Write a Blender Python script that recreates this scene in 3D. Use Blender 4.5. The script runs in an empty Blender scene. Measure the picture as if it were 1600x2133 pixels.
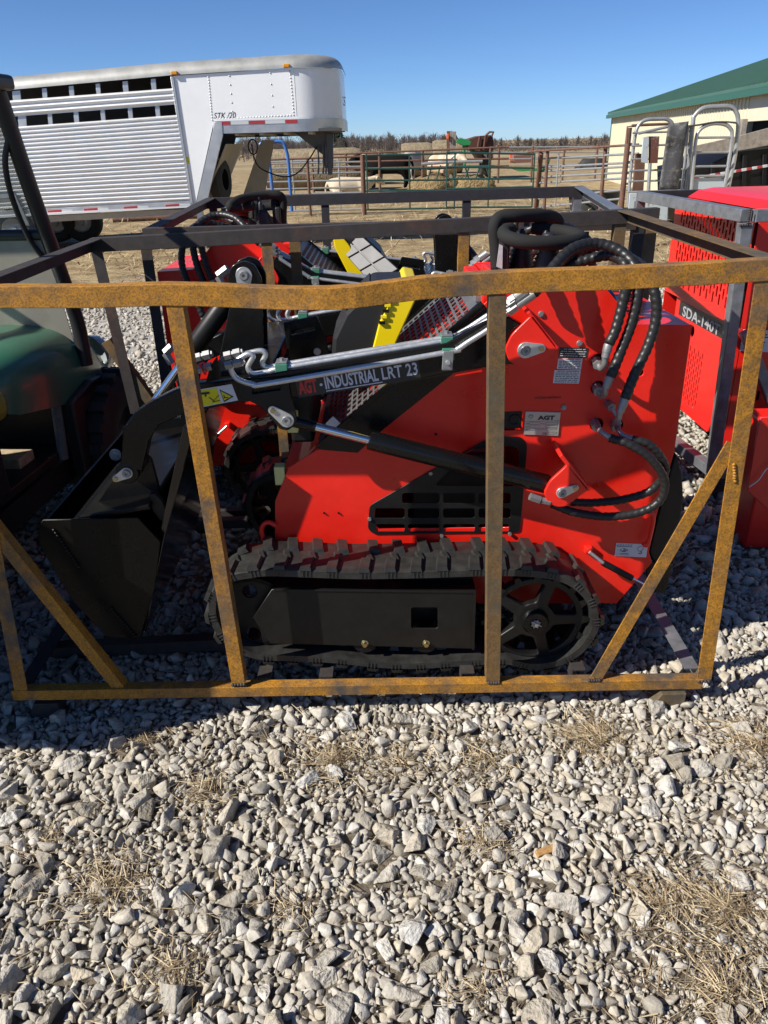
import bpy, bmesh, math, random
import numpy as np
from mathutils import Vector, Matrix, noise
from math import pi, sin, cos, tan, radians, atan2, hypot, sqrt
random.seed(11); rng = np.random.default_rng(5)
sc = bpy.context.scene
COL = sc.collection
# ---------------------------------------------------------------- camera
CAM_H, FPX, PITCH, ROLL = 1.6, 1602.0, math.atan(769/1602.0), radians(1.5)
cF = Vector((0, cos(PITCH), -sin(PITCH))); _r0 = Vector((1, 0, 0)); _u0 = Vector((0, sin(PITCH), cos(PITCH)))
cR = _r0*cos(ROLL) - _u0*sin(ROLL); cU = _u0*cos(ROLL) + _r0*sin(ROLL)
cd = bpy.data.cameras.new('camera'); cam = bpy.data.objects.new('camera', cd); COL.objects.link(cam)
cd.sensor_width = 36; cd.lens = FPX/2133*36; cd.clip_end = 3000; cd.clip_start = 0.05
cam.matrix_world = Matrix(((cR.x, cU.x, -cF.x, 0), (cR.y, cU.y, -cF.y, 0), (cR.z, cU.z, -cF.z, CAM_H), (0, 0, 0, 1)))
sc.camera = cam
# ---------------------------------------------------------------- light: clear winter sun from the left, a little on the camera's side
SUN_TRAVEL = Vector((2.35, 1.0, -2.05)).normalized()
SUN_EL = math.asin(-SUN_TRAVEL.z); SUN_AZ = atan2(-SUN_TRAVEL.x, -SUN_TRAVEL.y)   # compass angle from +Y towards +X
w = bpy.data.worlds.new('World'); sc.world = w; w.use_nodes = True
nt = w.node_tree; bg = nt.nodes['Background']
sky = nt.nodes.new('ShaderNodeTexSky'); sky.sky_type = 'NISHITA'; sky.sun_disc = False
sky.sun_elevation = SUN_EL; sky.sun_rotation = SUN_AZ; sky.altitude = 0; sky.air_density = 0.58; sky.dust_density = 0.1; sky.ozone_density = 9
nt.links.new(sky.outputs[0], bg.inputs[0]); bg.inputs[1].default_value = 0.080
sd = bpy.data.lights.new('sun', 'SUN'); sd.energy = 5.0; sd.angle = radians(0.53); sd.color = (1, 0.94, 0.84)
sun = bpy.data.objects.new('sun', sd); COL.objects.link(sun); sun.location = (-20, -10, 17)
sun.rotation_euler = SUN_TRAVEL.to_track_quat('-Z', 'Y').to_euler()
sc.view_settings.view_transform = 'Standard'; sc.view_settings.look = 'None'; sc.view_settings.gamma = 1
sc.view_settings.use_curve_mapping = False; sc.view_settings.exposure = 0.65
sc.cycles.max_bounces = 6; sc.cycles.transparent_max_bounces = 8; sc.cycles.sample_clamp_indirect = 6
# ---------------------------------------------------------------- pixel -> place helpers (photo pixels 1600x2133)
def ray(x, y): return cF + cR*((x-800)/FPX) - cU*((y-1066.5)/FPX)
def PY(x, y, Y): d = ray(x, y); t = Y/d.y; return Vector((t*d.x, Y, CAM_H+t*d.z))
def PZ(x, y, z=0.0): d = ray(x, y); t = (z-CAM_H)/d.z; return Vector((t*d.x, t*d.y, z))
def XZ(pts, Y): return [(p.x, p.z) for p in (PY(a, b, Y) for a, b in pts)]
# ---------------------------------------------------------------- materials
MATS = {}
def mat(name, col, rough=0.5, metal=0.0, var=0.0, vscale=8, bump=0.0, bscale=60, coat=0.0, spec=0.5, col2=None, mix=(0.45, 0.6), detail=6, rvar=0.0, bdist=0.002):
    if name in MATS: return MATS[name]
    m = bpy.data.materials.new(name); m.use_nodes = True; t = m.node_tree; N = t.nodes; L = t.links
    b = N['Principled BSDF']; b.inputs['Base Color'].default_value = (*col, 1); b.inputs['Roughness'].default_value = rough
    b.inputs['Metallic'].default_value = metal; b.inputs['Coat Weight'].default_value = coat; b.inputs['Specular IOR Level'].default_value = spec
    if coat: b.inputs['Coat Roughness'].default_value = 0.08
    tc = N.new('ShaderNodeTexCoord')
    if var or col2 or rvar:
        n = N.new('ShaderNodeTexNoise'); n.inputs['Scale'].default_value = vscale; n.inputs['Detail'].default_value = detail
        n.inputs['Roughness'].default_value = 0.65; L.new(tc.outputs['Object'], n.inputs['Vector'])
        r = N.new('ShaderNodeValToRGB'); L.new(n.outputs[0], r.inputs[0])
        if col2: r.color_ramp.elements[0].position, r.color_ramp.elements[1].position = mix; c0, c1 = col, col2
        else:
            r.color_ramp.elements[0].position, r.color_ramp.elements[1].position = 0.3, 0.7
            c0 = [c*(1-var) for c in col]; c1 = [min(1, c*(1+var)) for c in col]
        r.color_ramp.elements[0].color = (*c0, 1); r.color_ramp.elements[1].color = (*c1, 1)
        L.new(r.outputs[0], b.inputs['Base Color'])
        if rvar:
            mr = N.new('ShaderNodeMapRange'); mr.inputs[1].default_value = 0.3; mr.inputs[2].default_value = 0.7
            mr.inputs[3].default_value = max(0.02, rough-rvar); mr.inputs[4].default_value = min(1, rough+rvar)
            L.new(n.outputs[0], mr.inputs[0]); L.new(mr.outputs[0], b.inputs['Roughness'])
    if bump:
        n2 = N.new('ShaderNodeTexNoise'); n2.inputs['Scale'].default_value = bscale; n2.inputs['Detail'].default_value = 5
        L.new(tc.outputs['Object'], n2.inputs['Vector']); bp = N.new('ShaderNodeBump'); bp.inputs['Strength'].default_value = bump
        bp.inputs['Distance'].default_value = bdist; L.new(n2.outputs[0], bp.inputs['Height']); L.new(bp.outputs[0], b.inputs['Normal'])
    MATS[name] = m; return m
def rust_mat(name, orange, dark, scale, lo, hi, grey=(0.09, 0.08, 0.07)):
    # mill scale with speckled surface rust: big worn patches plus fine dark pitting
    m = bpy.data.materials.new(name); m.use_nodes = True; t = m.node_tree; N = t.nodes; L = t.links; b = N['Principled BSDF']
    tc = N.new('ShaderNodeTexCoord')
    def nz(s, d=5): n = N.new('ShaderNodeTexNoise'); n.inputs['Scale'].default_value = s; n.inputs['Detail'].default_value = d; n.inputs['Roughness'].default_value = .7; L.new(tc.outputs['Object'], n.inputs['Vector']); return n
    big, fine, mid = nz(4.5), nz(scale, 3), nz(26)
    r1 = N.new('ShaderNodeValToRGB'); L.new(fine.outputs[0], r1.inputs[0]); e = r1.color_ramp.elements
    e[0].position, e[1].position = 0.40, 0.56; e[0].color = (*dark, 1); e[1].color = (*orange, 1)
    r2 = N.new('ShaderNodeValToRGB'); L.new(big.outputs[0], r2.inputs[0]); e = r2.color_ramp.elements
    e[0].position, e[1].position = lo, hi; e[0].color = (0, 0, 0, 1); e[1].color = (1, 1, 1, 1)
    r3 = N.new('ShaderNodeValToRGB'); L.new(mid.outputs[0], r3.inputs[0]); e = r3.color_ramp.elements
    e[0].position, e[1].position = .35, .7; e[0].color = (.55, .55, .55, 1); e[1].color = (1.12, 1.08, 1, 1)
    mx = N.new('ShaderNodeMixRGB'); L.new(r2.outputs[0], mx.inputs[0]); mx.inputs[1].default_value = (*grey, 1); L.new(r1.outputs[0], mx.inputs[2])
    mu = N.new('ShaderNodeMixRGB'); mu.blend_type = 'MULTIPLY'; mu.inputs[0].default_value = .8; L.new(mx.outputs[0], mu.inputs[1]); L.new(r3.outputs[0], mu.inputs[2])
    L.new(mu.outputs[0], b.inputs['Base Color']); b.inputs['Roughness'].default_value = .68; b.inputs['Metallic'].default_value = .15
    bp = N.new('ShaderNodeBump'); bp.inputs['Strength'].default_value = .35; bp.inputs['Distance'].default_value = .001
    L.new(fine.outputs[0], bp.inputs['Height']); L.new(bp.outputs[0], b.inputs['Normal']); MATS[name] = m; return m
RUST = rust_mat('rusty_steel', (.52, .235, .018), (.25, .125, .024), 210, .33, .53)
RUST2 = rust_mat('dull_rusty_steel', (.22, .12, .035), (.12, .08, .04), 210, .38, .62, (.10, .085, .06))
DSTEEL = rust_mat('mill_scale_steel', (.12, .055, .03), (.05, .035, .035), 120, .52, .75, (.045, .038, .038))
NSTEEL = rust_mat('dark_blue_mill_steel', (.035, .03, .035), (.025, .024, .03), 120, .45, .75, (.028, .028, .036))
GSTEEL = mat('grey_mill_steel', (.17, .18, .195), .42, .35, var=.28, vscale=22, bump=.25, bscale=140, rvar=.12)
RED = mat('red_machine_paint', (.74, .016, .007), .36, coat=.18, var=.10, vscale=5, bump=.03, bscale=250, rvar=.13)
RED_B = mat('red_sheet_paint', (.72, .015, .009), .36, coat=.15, var=.06, vscale=4)
BLACK = mat('black_gloss_paint', (.005, .005, .0048), .25, spec=.4, bump=.08, bscale=70, rvar=.08, vscale=10)
BLACKM = mat('black_satin_paint', (.008, .0078, .0075), .42, spec=.35, var=.3, vscale=30, bump=.05, bscale=200)
BUCKET = mat('black_bucket_paint', (.0045, .004, .0034), .3, spec=.22, bump=.35, bscale=14, bdist=.004, rvar=.12, vscale=6)
PLASTIC = mat('black_moulded_plastic', (.017, .017, .018), .45, spec=.4, bump=.12, bscale=420)
FOAM = mat('black_grip_foam', (.014, .014, .014), .85, bump=.2, bscale=900, spec=.3)
WRAP = mat('black_spiral_hose_wrap', (.016, .016, .0165), .4, spec=.4)
RUBBER = mat('track_rubber', (.024, .024, .023), .45, spec=.45, var=.35, vscale=24, bump=.15, bscale=120, rvar=.14)
TYRE = mat('tyre_rubber', (.022, .022, .021), .75, var=.3, vscale=14)
ZINC = mat('zinc_plated_steel', (.60, .61, .62), .36, .75, rvar=.1, vscale=60, bump=.05, bscale=150)
ZINCB = mat('zinc_fitting_steel', (.30, .305, .31), .5, .7, rvar=.12, vscale=80)
BRASS = mat('yellow_zinc_bolt', (.5, .42, .22), .35, 1.0)
CHROME = mat('chrome_rod', (.75, .76, .78), .09, 1.0)
YELLOW = mat('yellow_gloss_plastic', (.80, .60, .004), .32, coat=.2)
YGREEN = mat('pale_green_foam', (.62, .58, .22), .7)
GREEN_C = mat('green_tube_clamp', (.05, .19, .13), .45)
GRILLE = mat('grey_perforated_sheet', (.13, .13, .135), .4, .3, var=.2, vscale=10)
LABELW = mat('white_label', (.62, .62, .64), .45)
LABELK = mat('black_label', (.02, .02, .02), .4)
INKK = mat('black_print', (.02, .02, .022), .5)
INKW = mat('white_print', (.55, .56, .62), .45)
INKR = mat('red_print', (.48, .03, .025), .4)
INKDR = mat('engraved_dark_red', (.16, .01, .008), .5)
INKY = mat('yellow_label', (.72, .62, .01), .45)
INKB = mat('blue_print', (.03, .12, .42), .45)
INKG = mat('green_print', (.25, .45, .06), .45)
PLATE = mat('brushed_name_plate', (.48, .46, .42), .42, .6, var=.06, vscale=90)
REDTIE = mat('red_tie', (.6, .02, .02), .4)
BLUEM = mat('blue_anodised', (.02, .25, .5), .25, .6)
# ---------------------------------------------------------------- object helpers
WO = {}
def link(o, parent=None, M=None):
    COL.objects.link(o)
    if parent is not None:
        o.parent = parent; P = WO.get(parent, Matrix())
        o.matrix_local = P.inverted() @ (M if M is not None else Matrix())
    elif M is not None: o.matrix_local = M
    WO[o] = M if M is not None else Matrix()
    return o
def tag(o, label, cat, group=None):
    o['label'] = label; o['category'] = cat
    if group: o['group'] = group
    return o
def kind(o, k): o['kind'] = k; return o
def thing(name, loc, label, cat, group=None):
    o = bpy.data.objects.new(name, None); o.empty_display_size = .1
    link(o, None, Matrix.Translation(loc)); return tag(o, label, cat, group)
class G:
    """collects geometry for one mesh (world coordinates unless a matrix is set)"""
    def __init__(s, M=None): s.v = []; s.f = []; s.M = M
    def add(s, vs, fs):
        k = len(s.v); s.v += [Vector(v) if s.M is None else s.M @ Vector(v) for v in vs]; s.f += [tuple(i+k for i in f) for f in fs]; return s
    def box(s, a, b):
        (x0, y0, z0), (x1, y1, z1) = a, b
        return s.add([(x0, y0, z0), (x1, y0, z0), (x1, y1, z0), (x0, y1, z0), (x0, y0, z1), (x1, y0, z1), (x1, y1, z1), (x0, y1, z1)],
                     [(3, 2, 1, 0), (4, 5, 6, 7), (0, 1, 5, 4), (1, 2, 6, 5), (2, 3, 7, 6), (3, 0, 4, 7)])
    def beam(s, a, b, w, h, up=(0, 0, 1), w2=None):
        """square bar from a to b: w across (side), h along up"""
        a, b = Vector(a), Vector(b); d = (b-a).normalized(); u = Vector(up); sd = d.cross(u)
        if sd.length < 1e-4: sd = Vector((1, 0, 0))
        sd.normalize(); u = sd.cross(d).normalized(); vs = []
        for p in (a, b):
            for i, j in ((-1, -1), (1, -1), (1, 1), (-1, 1)): vs.append(p+sd*(i*w/2)+u*(j*h/2))
        return s.add(vs, [(0, 1, 2, 3), (7, 6, 5, 4), (0, 4, 5, 1), (1, 5, 6, 2), (2, 6, 7, 3), (3, 7, 4, 0)])
    def angle(s, a, b, n1, n2, w=.04, t=.004):
        """L-profile from a to b: legs along n1 and n2, outer corner on the line a-b"""
        a, b = Vector(a), Vector(b); n1 = Vector(n1).normalized(); n2 = Vector(n2).normalized()
        prof = [(0, 0), (w, 0), (w, t), (t, t), (t, w), (0, w)]
        vs = [p+n1*i+n2*j for p in (a, b) for i, j in prof]
        fs = [(5, 4, 3, 2, 1, 0), (6, 7, 8, 9, 10, 11)]+[(i, (i+1) % 6, (i+1) % 6+6, i+6) for i in range(6)]
        return s.add(vs, fs)
    def tube(s, pts, r, n=10, caps=True, closed=False):
        pts = [Vector(p) for p in pts]; m = len(pts); vs = []; fs = []
        t0 = (pts[1]-pts[0]).normalized(); u = t0.orthogonal().normalized(); S = 0
        for i, p in enumerate(pts):
            if closed: t = (pts[(i+1) % m]-pts[i-1]).normalized()
            else: t = (pts[min(i+1, m-1)]-pts[max(i-1, 0)]).normalized()
            u = (u-t*u.dot(t)).normalized(); v = t.cross(u)
            if i: S += (p-pts[i-1]).length
            for k in range(n):
                a = 2*pi*k/n; rr = r(S, a) if callable(r) else (r[i] if isinstance(r, (list, tuple)) else r)
                vs.append(p+(u*cos(a)+v*sin(a))*rr)
        R = m if closed else m-1
        for i in range(R):
            j = (i+1) % m
            for k in range(n): fs.append((i*n+k, i*n+(k+1) % n, j*n+(k+1) % n, j*n+k))
        if caps and not closed: fs += [tuple(range(n-1, -1, -1)), tuple(range((m-1)*n, m*n))]
        return s.add(vs, fs)
    def cyl(s, a, b, r, n=16, r2=None): return s.tube([a, b], [r, r if r2 is None else r2], n)
    def lathe(s, c, axis, prof, n=32, hollow=False):
        """prof: list of (radius, offset along axis)"""
        c = Vector(c); ax = Vector(axis).normalized(); u = ax.orthogonal().normalized(); v = ax.cross(u); vs = []; fs = []; m = len(prof)
        for k in range(n):
            a = 2*pi*k/n
            for r, o in prof: vs.append(c+ax*o+(u*cos(a)+v*sin(a))*r)
        for k in range(n):
            k2 = (k+1) % n
            for i in range(m-1 if not hollow else m): j = (i+1) % m; fs.append((k*m+i, k2*m+i, k2*m+j, k*m+j))
        return s.add(vs, fs)
    def prism(s, poly, d):
        """closed 3-d polygon extruded by vector d"""
        n = len(poly); d = Vector(d); vs = [Vector(p) for p in poly]; vs += [p+d for p in vs]
        return s.add(vs, [tuple(range(n)), tuple(range(2*n-1, n-1, -1))]+[(i, i+n, (i+1) % n+n, (i+1) % n) for i in range(n)])
    def hexnut(s, a, b, r): return s.tube([a, b], r, 6)
    def mesh(s, name, m, smooth=False, fix=True):
        me = bpy.data.meshes.new(name); me.from_pydata([tuple(v) for v in s.v], [], s.f)
        if fix:
            bm = bmesh.new(); bm.from_mesh(me); bmesh.ops.recalc_face_normals(bm, faces=bm.faces); bm.to_mesh(me); bm.free()
        if m: me.materials.append(m)
        if smooth: shade(me, smooth)
        return me
    def obj(s, name, m, parent=None, smooth=False, bevel=0, fix=True):
        o = bpy.data.objects.new(name, s.mesh(name, m, smooth, fix)); link(o, parent)
        if bevel:
            b = o.modifiers.new('b', 'BEVEL'); b.width = bevel; b.segments = 2; b.limit_method = 'ANGLE'; b.angle_limit = radians(35)
        return o
def shade(me, ang):
    me.polygons.foreach_set('use_smooth', [True]*len(me.polygons))
    if ang is not True:
        bm = bmesh.new(); bm.from_mesh(me); a = radians(ang)
        for e in bm.edges:
            if len(e.link_faces) == 2 and e.calc_face_angle(0) > a: e.smooth = False
        bm.to_mesh(me); bm.free()
def spl(pts, n=8, closed=False):
    """Catmull-Rom through 3-d points"""
    P = [Vector(p) for p in pts]; m = len(P); out = []
    for i in range(m if closed else m-1):
        p0 = P[i-1] if (i or closed) else P[0]*2-P[1]; p1 = P[i]; p2 = P[(i+1) % m]; p3 = P[(i+2) % m] if (closed or i+2 < m) else P[-1]*2-P[-2]
        for k in range(n):
            t = k/n; out.append(.5*((2*p1)+(p2-p0)*t+(2*p0-5*p1+4*p2-p3)*t*t+(3*p1-p0-3*p2+p3)*t**3))
    if not closed: out.append(P[-1])
    return out
def rnd(poly, r, n=5):
    """round the corners of a 2-d polygon"""
    out = []; m = len(poly)
    for i in range(m):
        p = Vector(poly[i]).to_2d() if len(poly[i]) == 2 else Vector(poly[i][:2]); a = Vector(poly[i-1][:2]); b = Vector(poly[(i+1) % m][:2])
        rr = poly[i][2] if len(poly[i]) == 3 else r
        d = min(rr, .45*(a-p).length, .45*(b-p).length)
        if d <= 1e-6: out.append(tuple(p)); continue
        p0 = p+(a-p).normalized()*d; p1 = p+(b-p).normalized()*d
        for k in range(n+1):
            t = k/n; out.append(tuple(p0*(1-t)**2+p*2*t*(1-t)+p1*t*t))
    return out
def circ(c, r, n=20, sq=1.0): return [(c[0]+r*cos(2*pi*k/n), c[1]+r*sq*sin(2*pi*k/n)) for k in range(n)]
FR_XZ = lambda Y: Matrix(((1, 0, 0, 0), (0, 0, -1, Y), (0, 1, 0, 0), (0, 0, 0, 1)))     # local x,y -> world x,z ; faces the camera side (-Y)
FR_XZB = lambda Y: Matrix(((-1, 0, 0, 0), (0, 0, 1, Y), (0, 1, 0, 0), (0, 0, 0, 1)))    # the same facing +Y
def plate_mesh(name, m, outer, holes, F, th, bevel=.0015):
    """flat plate with real holes: local front face at z=0, thickness goes to -z; F = local->world matrix"""
    cu = bpy.data.curves.new('c', 'CURVE'); cu.dimensions = '2D'; cu.fill_mode = 'BOTH'
    for lp in [outer]+list(holes):
        sp = cu.splines.new('POLY'); sp.points.add(len(lp)-1)
        for q, p in zip(sp.points, lp): q.co = (p[0], p[1], 0, 1)
        sp.use_cyclic_u = True
    e = max(th/2-bevel, 1e-5); cu.extrude = e; cu.bevel_depth = min(bevel, th/2); cu.bevel_resolution = 1; cu.offset = -min(bevel, th/2)
    ob = bpy.data.objects.new('c', cu); me = bpy.data.meshes.new_from_object(ob); bpy.data.objects.remove(ob); bpy.data.curves.remove(cu)
    me.name = name; me.transform(F @ Matrix.Translation((0, 0, -th/2))); me.materials.clear(); me.materials.append(m)
    return me
def plate(name, m, outer, Y, th, parent=None, holes=(), bevel=.0015, F=None):
    o = bpy.data.objects.new(name, plate_mesh(name, m, outer, holes, F or FR_XZ(Y), th, bevel)); return link(o, parent)
def text(name, s, m, F, size, parent=None, w=None, ext=.0004, shear=0, bold=0.0, align='LEFT'):
    """lettering as thin flat geometry; F maps text x,y,z; w = target width"""
    cu = bpy.data.curves.new('t', 'FONT'); cu.body = s; cu.size = size; cu.extrude = ext; cu.shear = shear; cu.offset = bold; cu.align_x = align; cu.resolution_u = 3
    ob = bpy.data.objects.new('t', cu); COL.objects.link(ob); bpy.context.view_layer.update()
    me = bpy.data.meshes.new_from_object(ob.evaluated_get(bpy.context.evaluated_depsgraph_get())); bpy.data.objects.remove(ob); bpy.data.curves.remove(cu)
    me.name = name
    if w and len(me.vertices):
        xs = [v.co.x for v in me.vertices]; k = w/(max(xs)-min(xs)); me.transform(Matrix.Translation((-min(xs), 0, 0))); me.transform(Matrix.Diagonal((k, 1, 1, 1)))
    me.transform(F); me.materials.clear(); me.materials.append(m)
    return link(bpy.data.objects.new(name, me), parent)
def mirrored(o, YC, parent):
    """the same part on the machine's other side"""
    me = o.data.copy(); me.transform(WO.get(o, Matrix()) if False else Matrix())
    me.transform(Matrix(((1, 0, 0, 0), (0, -1, 0, 2*YC), (0, 0, 1, 0), (0, 0, 0, 1)))); me.flip_normals()
    n = link(bpy.data.objects.new(o.name.split('.')[0], me), parent)
    for md in o.modifiers:
        if md.type == 'BEVEL': b = n.modifiers.new('b', 'BEVEL'); b.width = md.width; b.segments = md.segments; b.limit_method = 'ANGLE'; b.angle_limit = md.angle_limit
    return n
def copy_tree(o, parent=None):
    c = o.copy(); COL.objects.link(c); c.parent = parent
    for ch in [x for x in bpy.data.objects if x.parent == o] if False else list(o.children): copy_tree(ch, c)
    return c
# ================================================================ GROUND
def ground_material():
    m = bpy.data.materials.new('ground_dirt_and_straw'); m.use_nodes = True; t = m.node_tree; N = t.nodes; L = t.links; b = N['Principled BSDF']
    tc = N.new('ShaderNodeTexCoord'); sp = N.new('ShaderNodeSeparateXYZ'); L.new(tc.outputs['Object'], sp.inputs[0])
    def nz(s, d=6, r=.65):
        n = N.new('ShaderNodeTexNoise'); n.inputs['Scale'].default_value = s; n.inputs['Detail'].default_value = d; n.inputs['Roughness'].default_value = r
        L.new(tc.outputs['Object'], n.inputs['Vector']); return n.outputs[0]
    def ramp(src, a, b_, c0, c1):
        r = N.new('ShaderNodeValToRGB'); L.new(src, r.inputs[0]); e = r.color_ramp.elements; e[0].position, e[1].position = a, b_; e[0].color = (*c0, 1); e[1].color = (*c1, 1); return r.outputs[0]
    def mix(f, a, b_):
        x = N.new('ShaderNodeMixRGB'); L.new(f, x.inputs[0]); L.new(a, x.inputs[1]); L.new(b_, x.inputs[2]); return x.outputs[0]
    def math_(op, a, v=None, b_=None):
        x = N.new('ShaderNodeMath'); x.operation = op; L.new(a, x.inputs[0])
        if b_ is not None: L.new(b_, x.inputs[1])
        elif v is not None: x.inputs[1].default_value = v
        return x.outputs[0]
    def smooth(src, a, b_):
        x = N.new('ShaderNodeMapRange'); x.interpolation_type = 'SMOOTHSTEP'; L.new(src, x.inputs[0]); x.inputs[1].default_value = a; x.inputs[2].default_value = b_; return x.outputs[0]
    dirt = ramp(nz(60), .35, .7, (.10, .08, .058), (.25, .215, .17))              # fines between the stones
    vor = N.new('ShaderNodeTexVoronoi'); vor.inputs['Scale'].default_value = 22; L.new(tc.outputs['Object'], vor.inputs['Vector'])
    grav = ramp(vor.outputs['Color'], .1, .9, (.26, .245, .22), (.47, .45, .42))   # far gravel
    straw = mix(ramp(nz(2.2), .40, .62, (0, 0, 0), (1, 1, 1)), ramp(nz(26, 8, .8), .38, .62, (.11, .075, .042), (.30, .22, .125)), ramp(nz(34, 8, .8), .35, .62, (.24, .175, .09), (.50, .40, .235)))
    field = mix(ramp(nz(.06), .42, .6, (0, 0, 0), (1, 1, 1)), ramp(nz(.9), .3, .7, (.20, .145, .075), (.30, .22, .12)), ramp(nz(1.4), .3, .7, (.27, .22, .14), (.38, .31, .2)))
    yw = math_('ADD', sp.outputs['Y'], b_=math_('MULTIPLY', math_('SUBTRACT', nz(.55), .5), 4.5))
    yn = math_('ADD', sp.outputs['Y'], b_=math_('MULTIPLY', math_('SUBTRACT', nz(3.0), .5), .4))
    c = mix(smooth(yn, 5.0, 6.6), dirt, grav); c = mix(smooth(yw, 9.6, 11.0), c, straw); c = mix(smooth(yw, 45, 70), c, field)
    L.new(c, b.inputs['Base Color']); b.inputs['Roughness'].default_value = .95; b.inputs['Specular IOR Level'].default_value = .15
    bp = N.new('ShaderNodeBump'); bp.inputs['Strength'].default_value = .7; bp.inputs['Distance'].default_value = .03; L.new(nz(28, 8, .75), bp.inputs['Height'])
    L.new(bp.outputs[0], b.inputs['Normal']); return m
g = G(); NX = [-1500, -200, -60, -20, -8]+[x*.25 for x in range(-16, 13)]+[6, 12, 30, 80, 250, 1500]; NY = [-30, -6, -1]+[.4+k*.12 for k in range(30)]+[4.6, 6, 8, 12, 18, 26, 40, 70, 120, 250, 600, 2200]
def gz(x, y):
    if y > 3.6 or y < .4: return 0.0
    return .018*noise.noise((x*1.6, y*1.6, 3))*min(1, (3.6-y)/.8)*(1 if y < 1.75 else .25)
for y in NY:
    for x in NX: g.v.append(Vector((x, y, gz(x, y))))
nx = len(NX); g.f = [(j*nx+i, j*nx+i+1, (j+1)*nx+i+1, (j+1)*nx+i) for j in range(len(NY)-1) for i in range(nx-1)]
ground = kind(g.obj('ground', ground_material(), smooth=True, fix=False), 'structure')
# ---------------------------------------------------------------- stones
def stone_variant(seed, chamfer):
    r = random.Random(seed); bm = bmesh.new(); sx, sy, sz = r.uniform(.85, 1.3), r.uniform(.65, 1.0), r.uniform(.5, .85)
    n = r.randint(9, 13)
    for k in range(n):
        v = Vector((r.gauss(0, 1), r.gauss(0, 1), r.gauss(0, 1))).normalized(); q = r.uniform(.82, 1.05); bm.verts.new((v.x*sx*q, v.y*sy*q, v.z*sz*q))
    geo = bmesh.ops.convex_hull(bm, input=bm.verts); bmesh.ops.delete(bm, geom=[e for e in geo['geom_interior'] if isinstance(e, bmesh.types.BMVert)], context='VERTS')
    bmesh.ops.dissolve_limit(bm, angle_limit=radians(14), verts=bm.verts, edges=bm.edges)
    if chamfer: bmesh.ops.bevel(bm, geom=list(bm.edges), offset=.055, segments=1, affect='EDGES', clamp_overlap=True)
    bmesh.ops.triangulate(bm, faces=bm.faces); bm.verts.index_update()
    V = np.array([v.co[:] for v in bm.verts]); Fc = np.array([[v.index for v in f.verts] for f in bm.faces]); bm.free(); return V, Fc
HI = [stone_variant(100+i, True) for i in range(30)]; LO = [stone_variant(300+i, False) for i in range(16)]
def stone_mat(name, per_object):
    m = bpy.data.materials.new(name); m.use_nodes = True; t = m.node_tree; N = t.nodes; L = t.links; b = N['Principled BSDF']; tc = N.new('ShaderNodeTexCoord')
    r = N.new('ShaderNodeValToRGB'); e = r.color_ramp.elements; e[0].position = 0; e[0].color = (.27, .25, .215, 1); e[1].position = 1; e[1].color = (.58, .565, .53, 1)
    for p, c in ((.3, (.38, .365, .335)), (.55, (.45, .435, .405)), (.72, (.45, .41, .34)), (.86, (.50, .50, .495))): x = e.new(p); x.color = (*c, 1)
    if per_object: s = N.new('ShaderNodeObjectInfo').outputs['Random']
    else: a = N.new('ShaderNodeAttribute'); a.attribute_name = 'tone'; s = a.outputs['Fac']
    L.new(s, r.inputs[0]); n = N.new('ShaderNodeTexNoise'); n.inputs['Scale'].default_value = 1.9 if per_object else 75; n.inputs['Detail'].default_value = 8; n.inputs['Roughness'].default_value = .72
    L.new(tc.outputs['Object'], n.inputs['Vector']); r2 = N.new('ShaderNodeValToRGB'); e = r2.color_ramp.elements; e[0].position, e[1].position = .3, .68; e[0].color = (.66, .62, .56, 1); e[1].color = (1.07, 1.05, 1.01, 1); L.new(n.outputs[0], r2.inputs[0])
    mu = N.new('ShaderNodeMixRGB'); mu.blend_type = 'MULTIPLY'; mu.inputs[0].default_value = 1; L.new(r.outputs[0], mu.inputs[1]); L.new(r2.outputs[0], mu.inputs[2]); L.new(mu.outputs[0], b.inputs['Base Color'])
    b.inputs['Roughness'].default_value = .9; b.inputs['Specular IOR Level'].default_value = .25
    n3 = N.new('ShaderNodeTexNoise'); n3.inputs['Scale'].default_value = 3 if per_object else 160; n3.inputs['Detail'].default_value = 6; L.new(tc.outputs['Object'], n3.inputs['Vector'])
    bp = N.new('ShaderNodeBump'); bp.inputs['Strength'].default_value = .5; bp.inputs['Distance'].default_value = .035 if per_object else .004; L.new(n3.outputs[0], bp.inputs['Height']); L.new(bp.outputs[0], b.inputs['Normal']); return m
ST_I, ST_M = stone_mat('limestone_single', True), stone_mat('limestone_gravel', False)
# patches with straw / bare fines, from the photograph (ground points): centre px, radius m, straw amount, how far stones are thinned
PATCH = [(PZ(310, 1545), .10, .8, .5), (PZ(700, 1590), .16, 1.0, .55), (PZ(1235, 1545), .17, 1.2, .6), (PZ(420, 1660), .16, .5, .6), (PZ(230, 1850), .15, 1.0, .6),
         (PZ(1510, 1900), .20, 1.1, .6), (PZ(1500, 2060), .24, .6, .85), (PZ(1010, 1770), .10, .6, .4), (PZ(1000, 1590), .16, .7, .3), (PZ(1580, 1560), .2, 1.0, .5),
         (PZ(360, 2030), .12, .6, .4), (PZ(1380, 1890), .13, .7, .5), (PZ(600, 1900), .12, .3, .3), (PZ(840, 1600), .12, .6, .3), (PZ(1000, 2080), .08, .4, .2), (PZ(100, 1760), .1, .4, .3)]
def thin(x, y):
    k = 0
    for c, r, s, th in PATCH:
        d = hypot(x-c.x, (y-c.y))/r
        if d < 1.25: k = max(k, th*min(1, 1.6*(1.25-d)))
    return k
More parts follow.
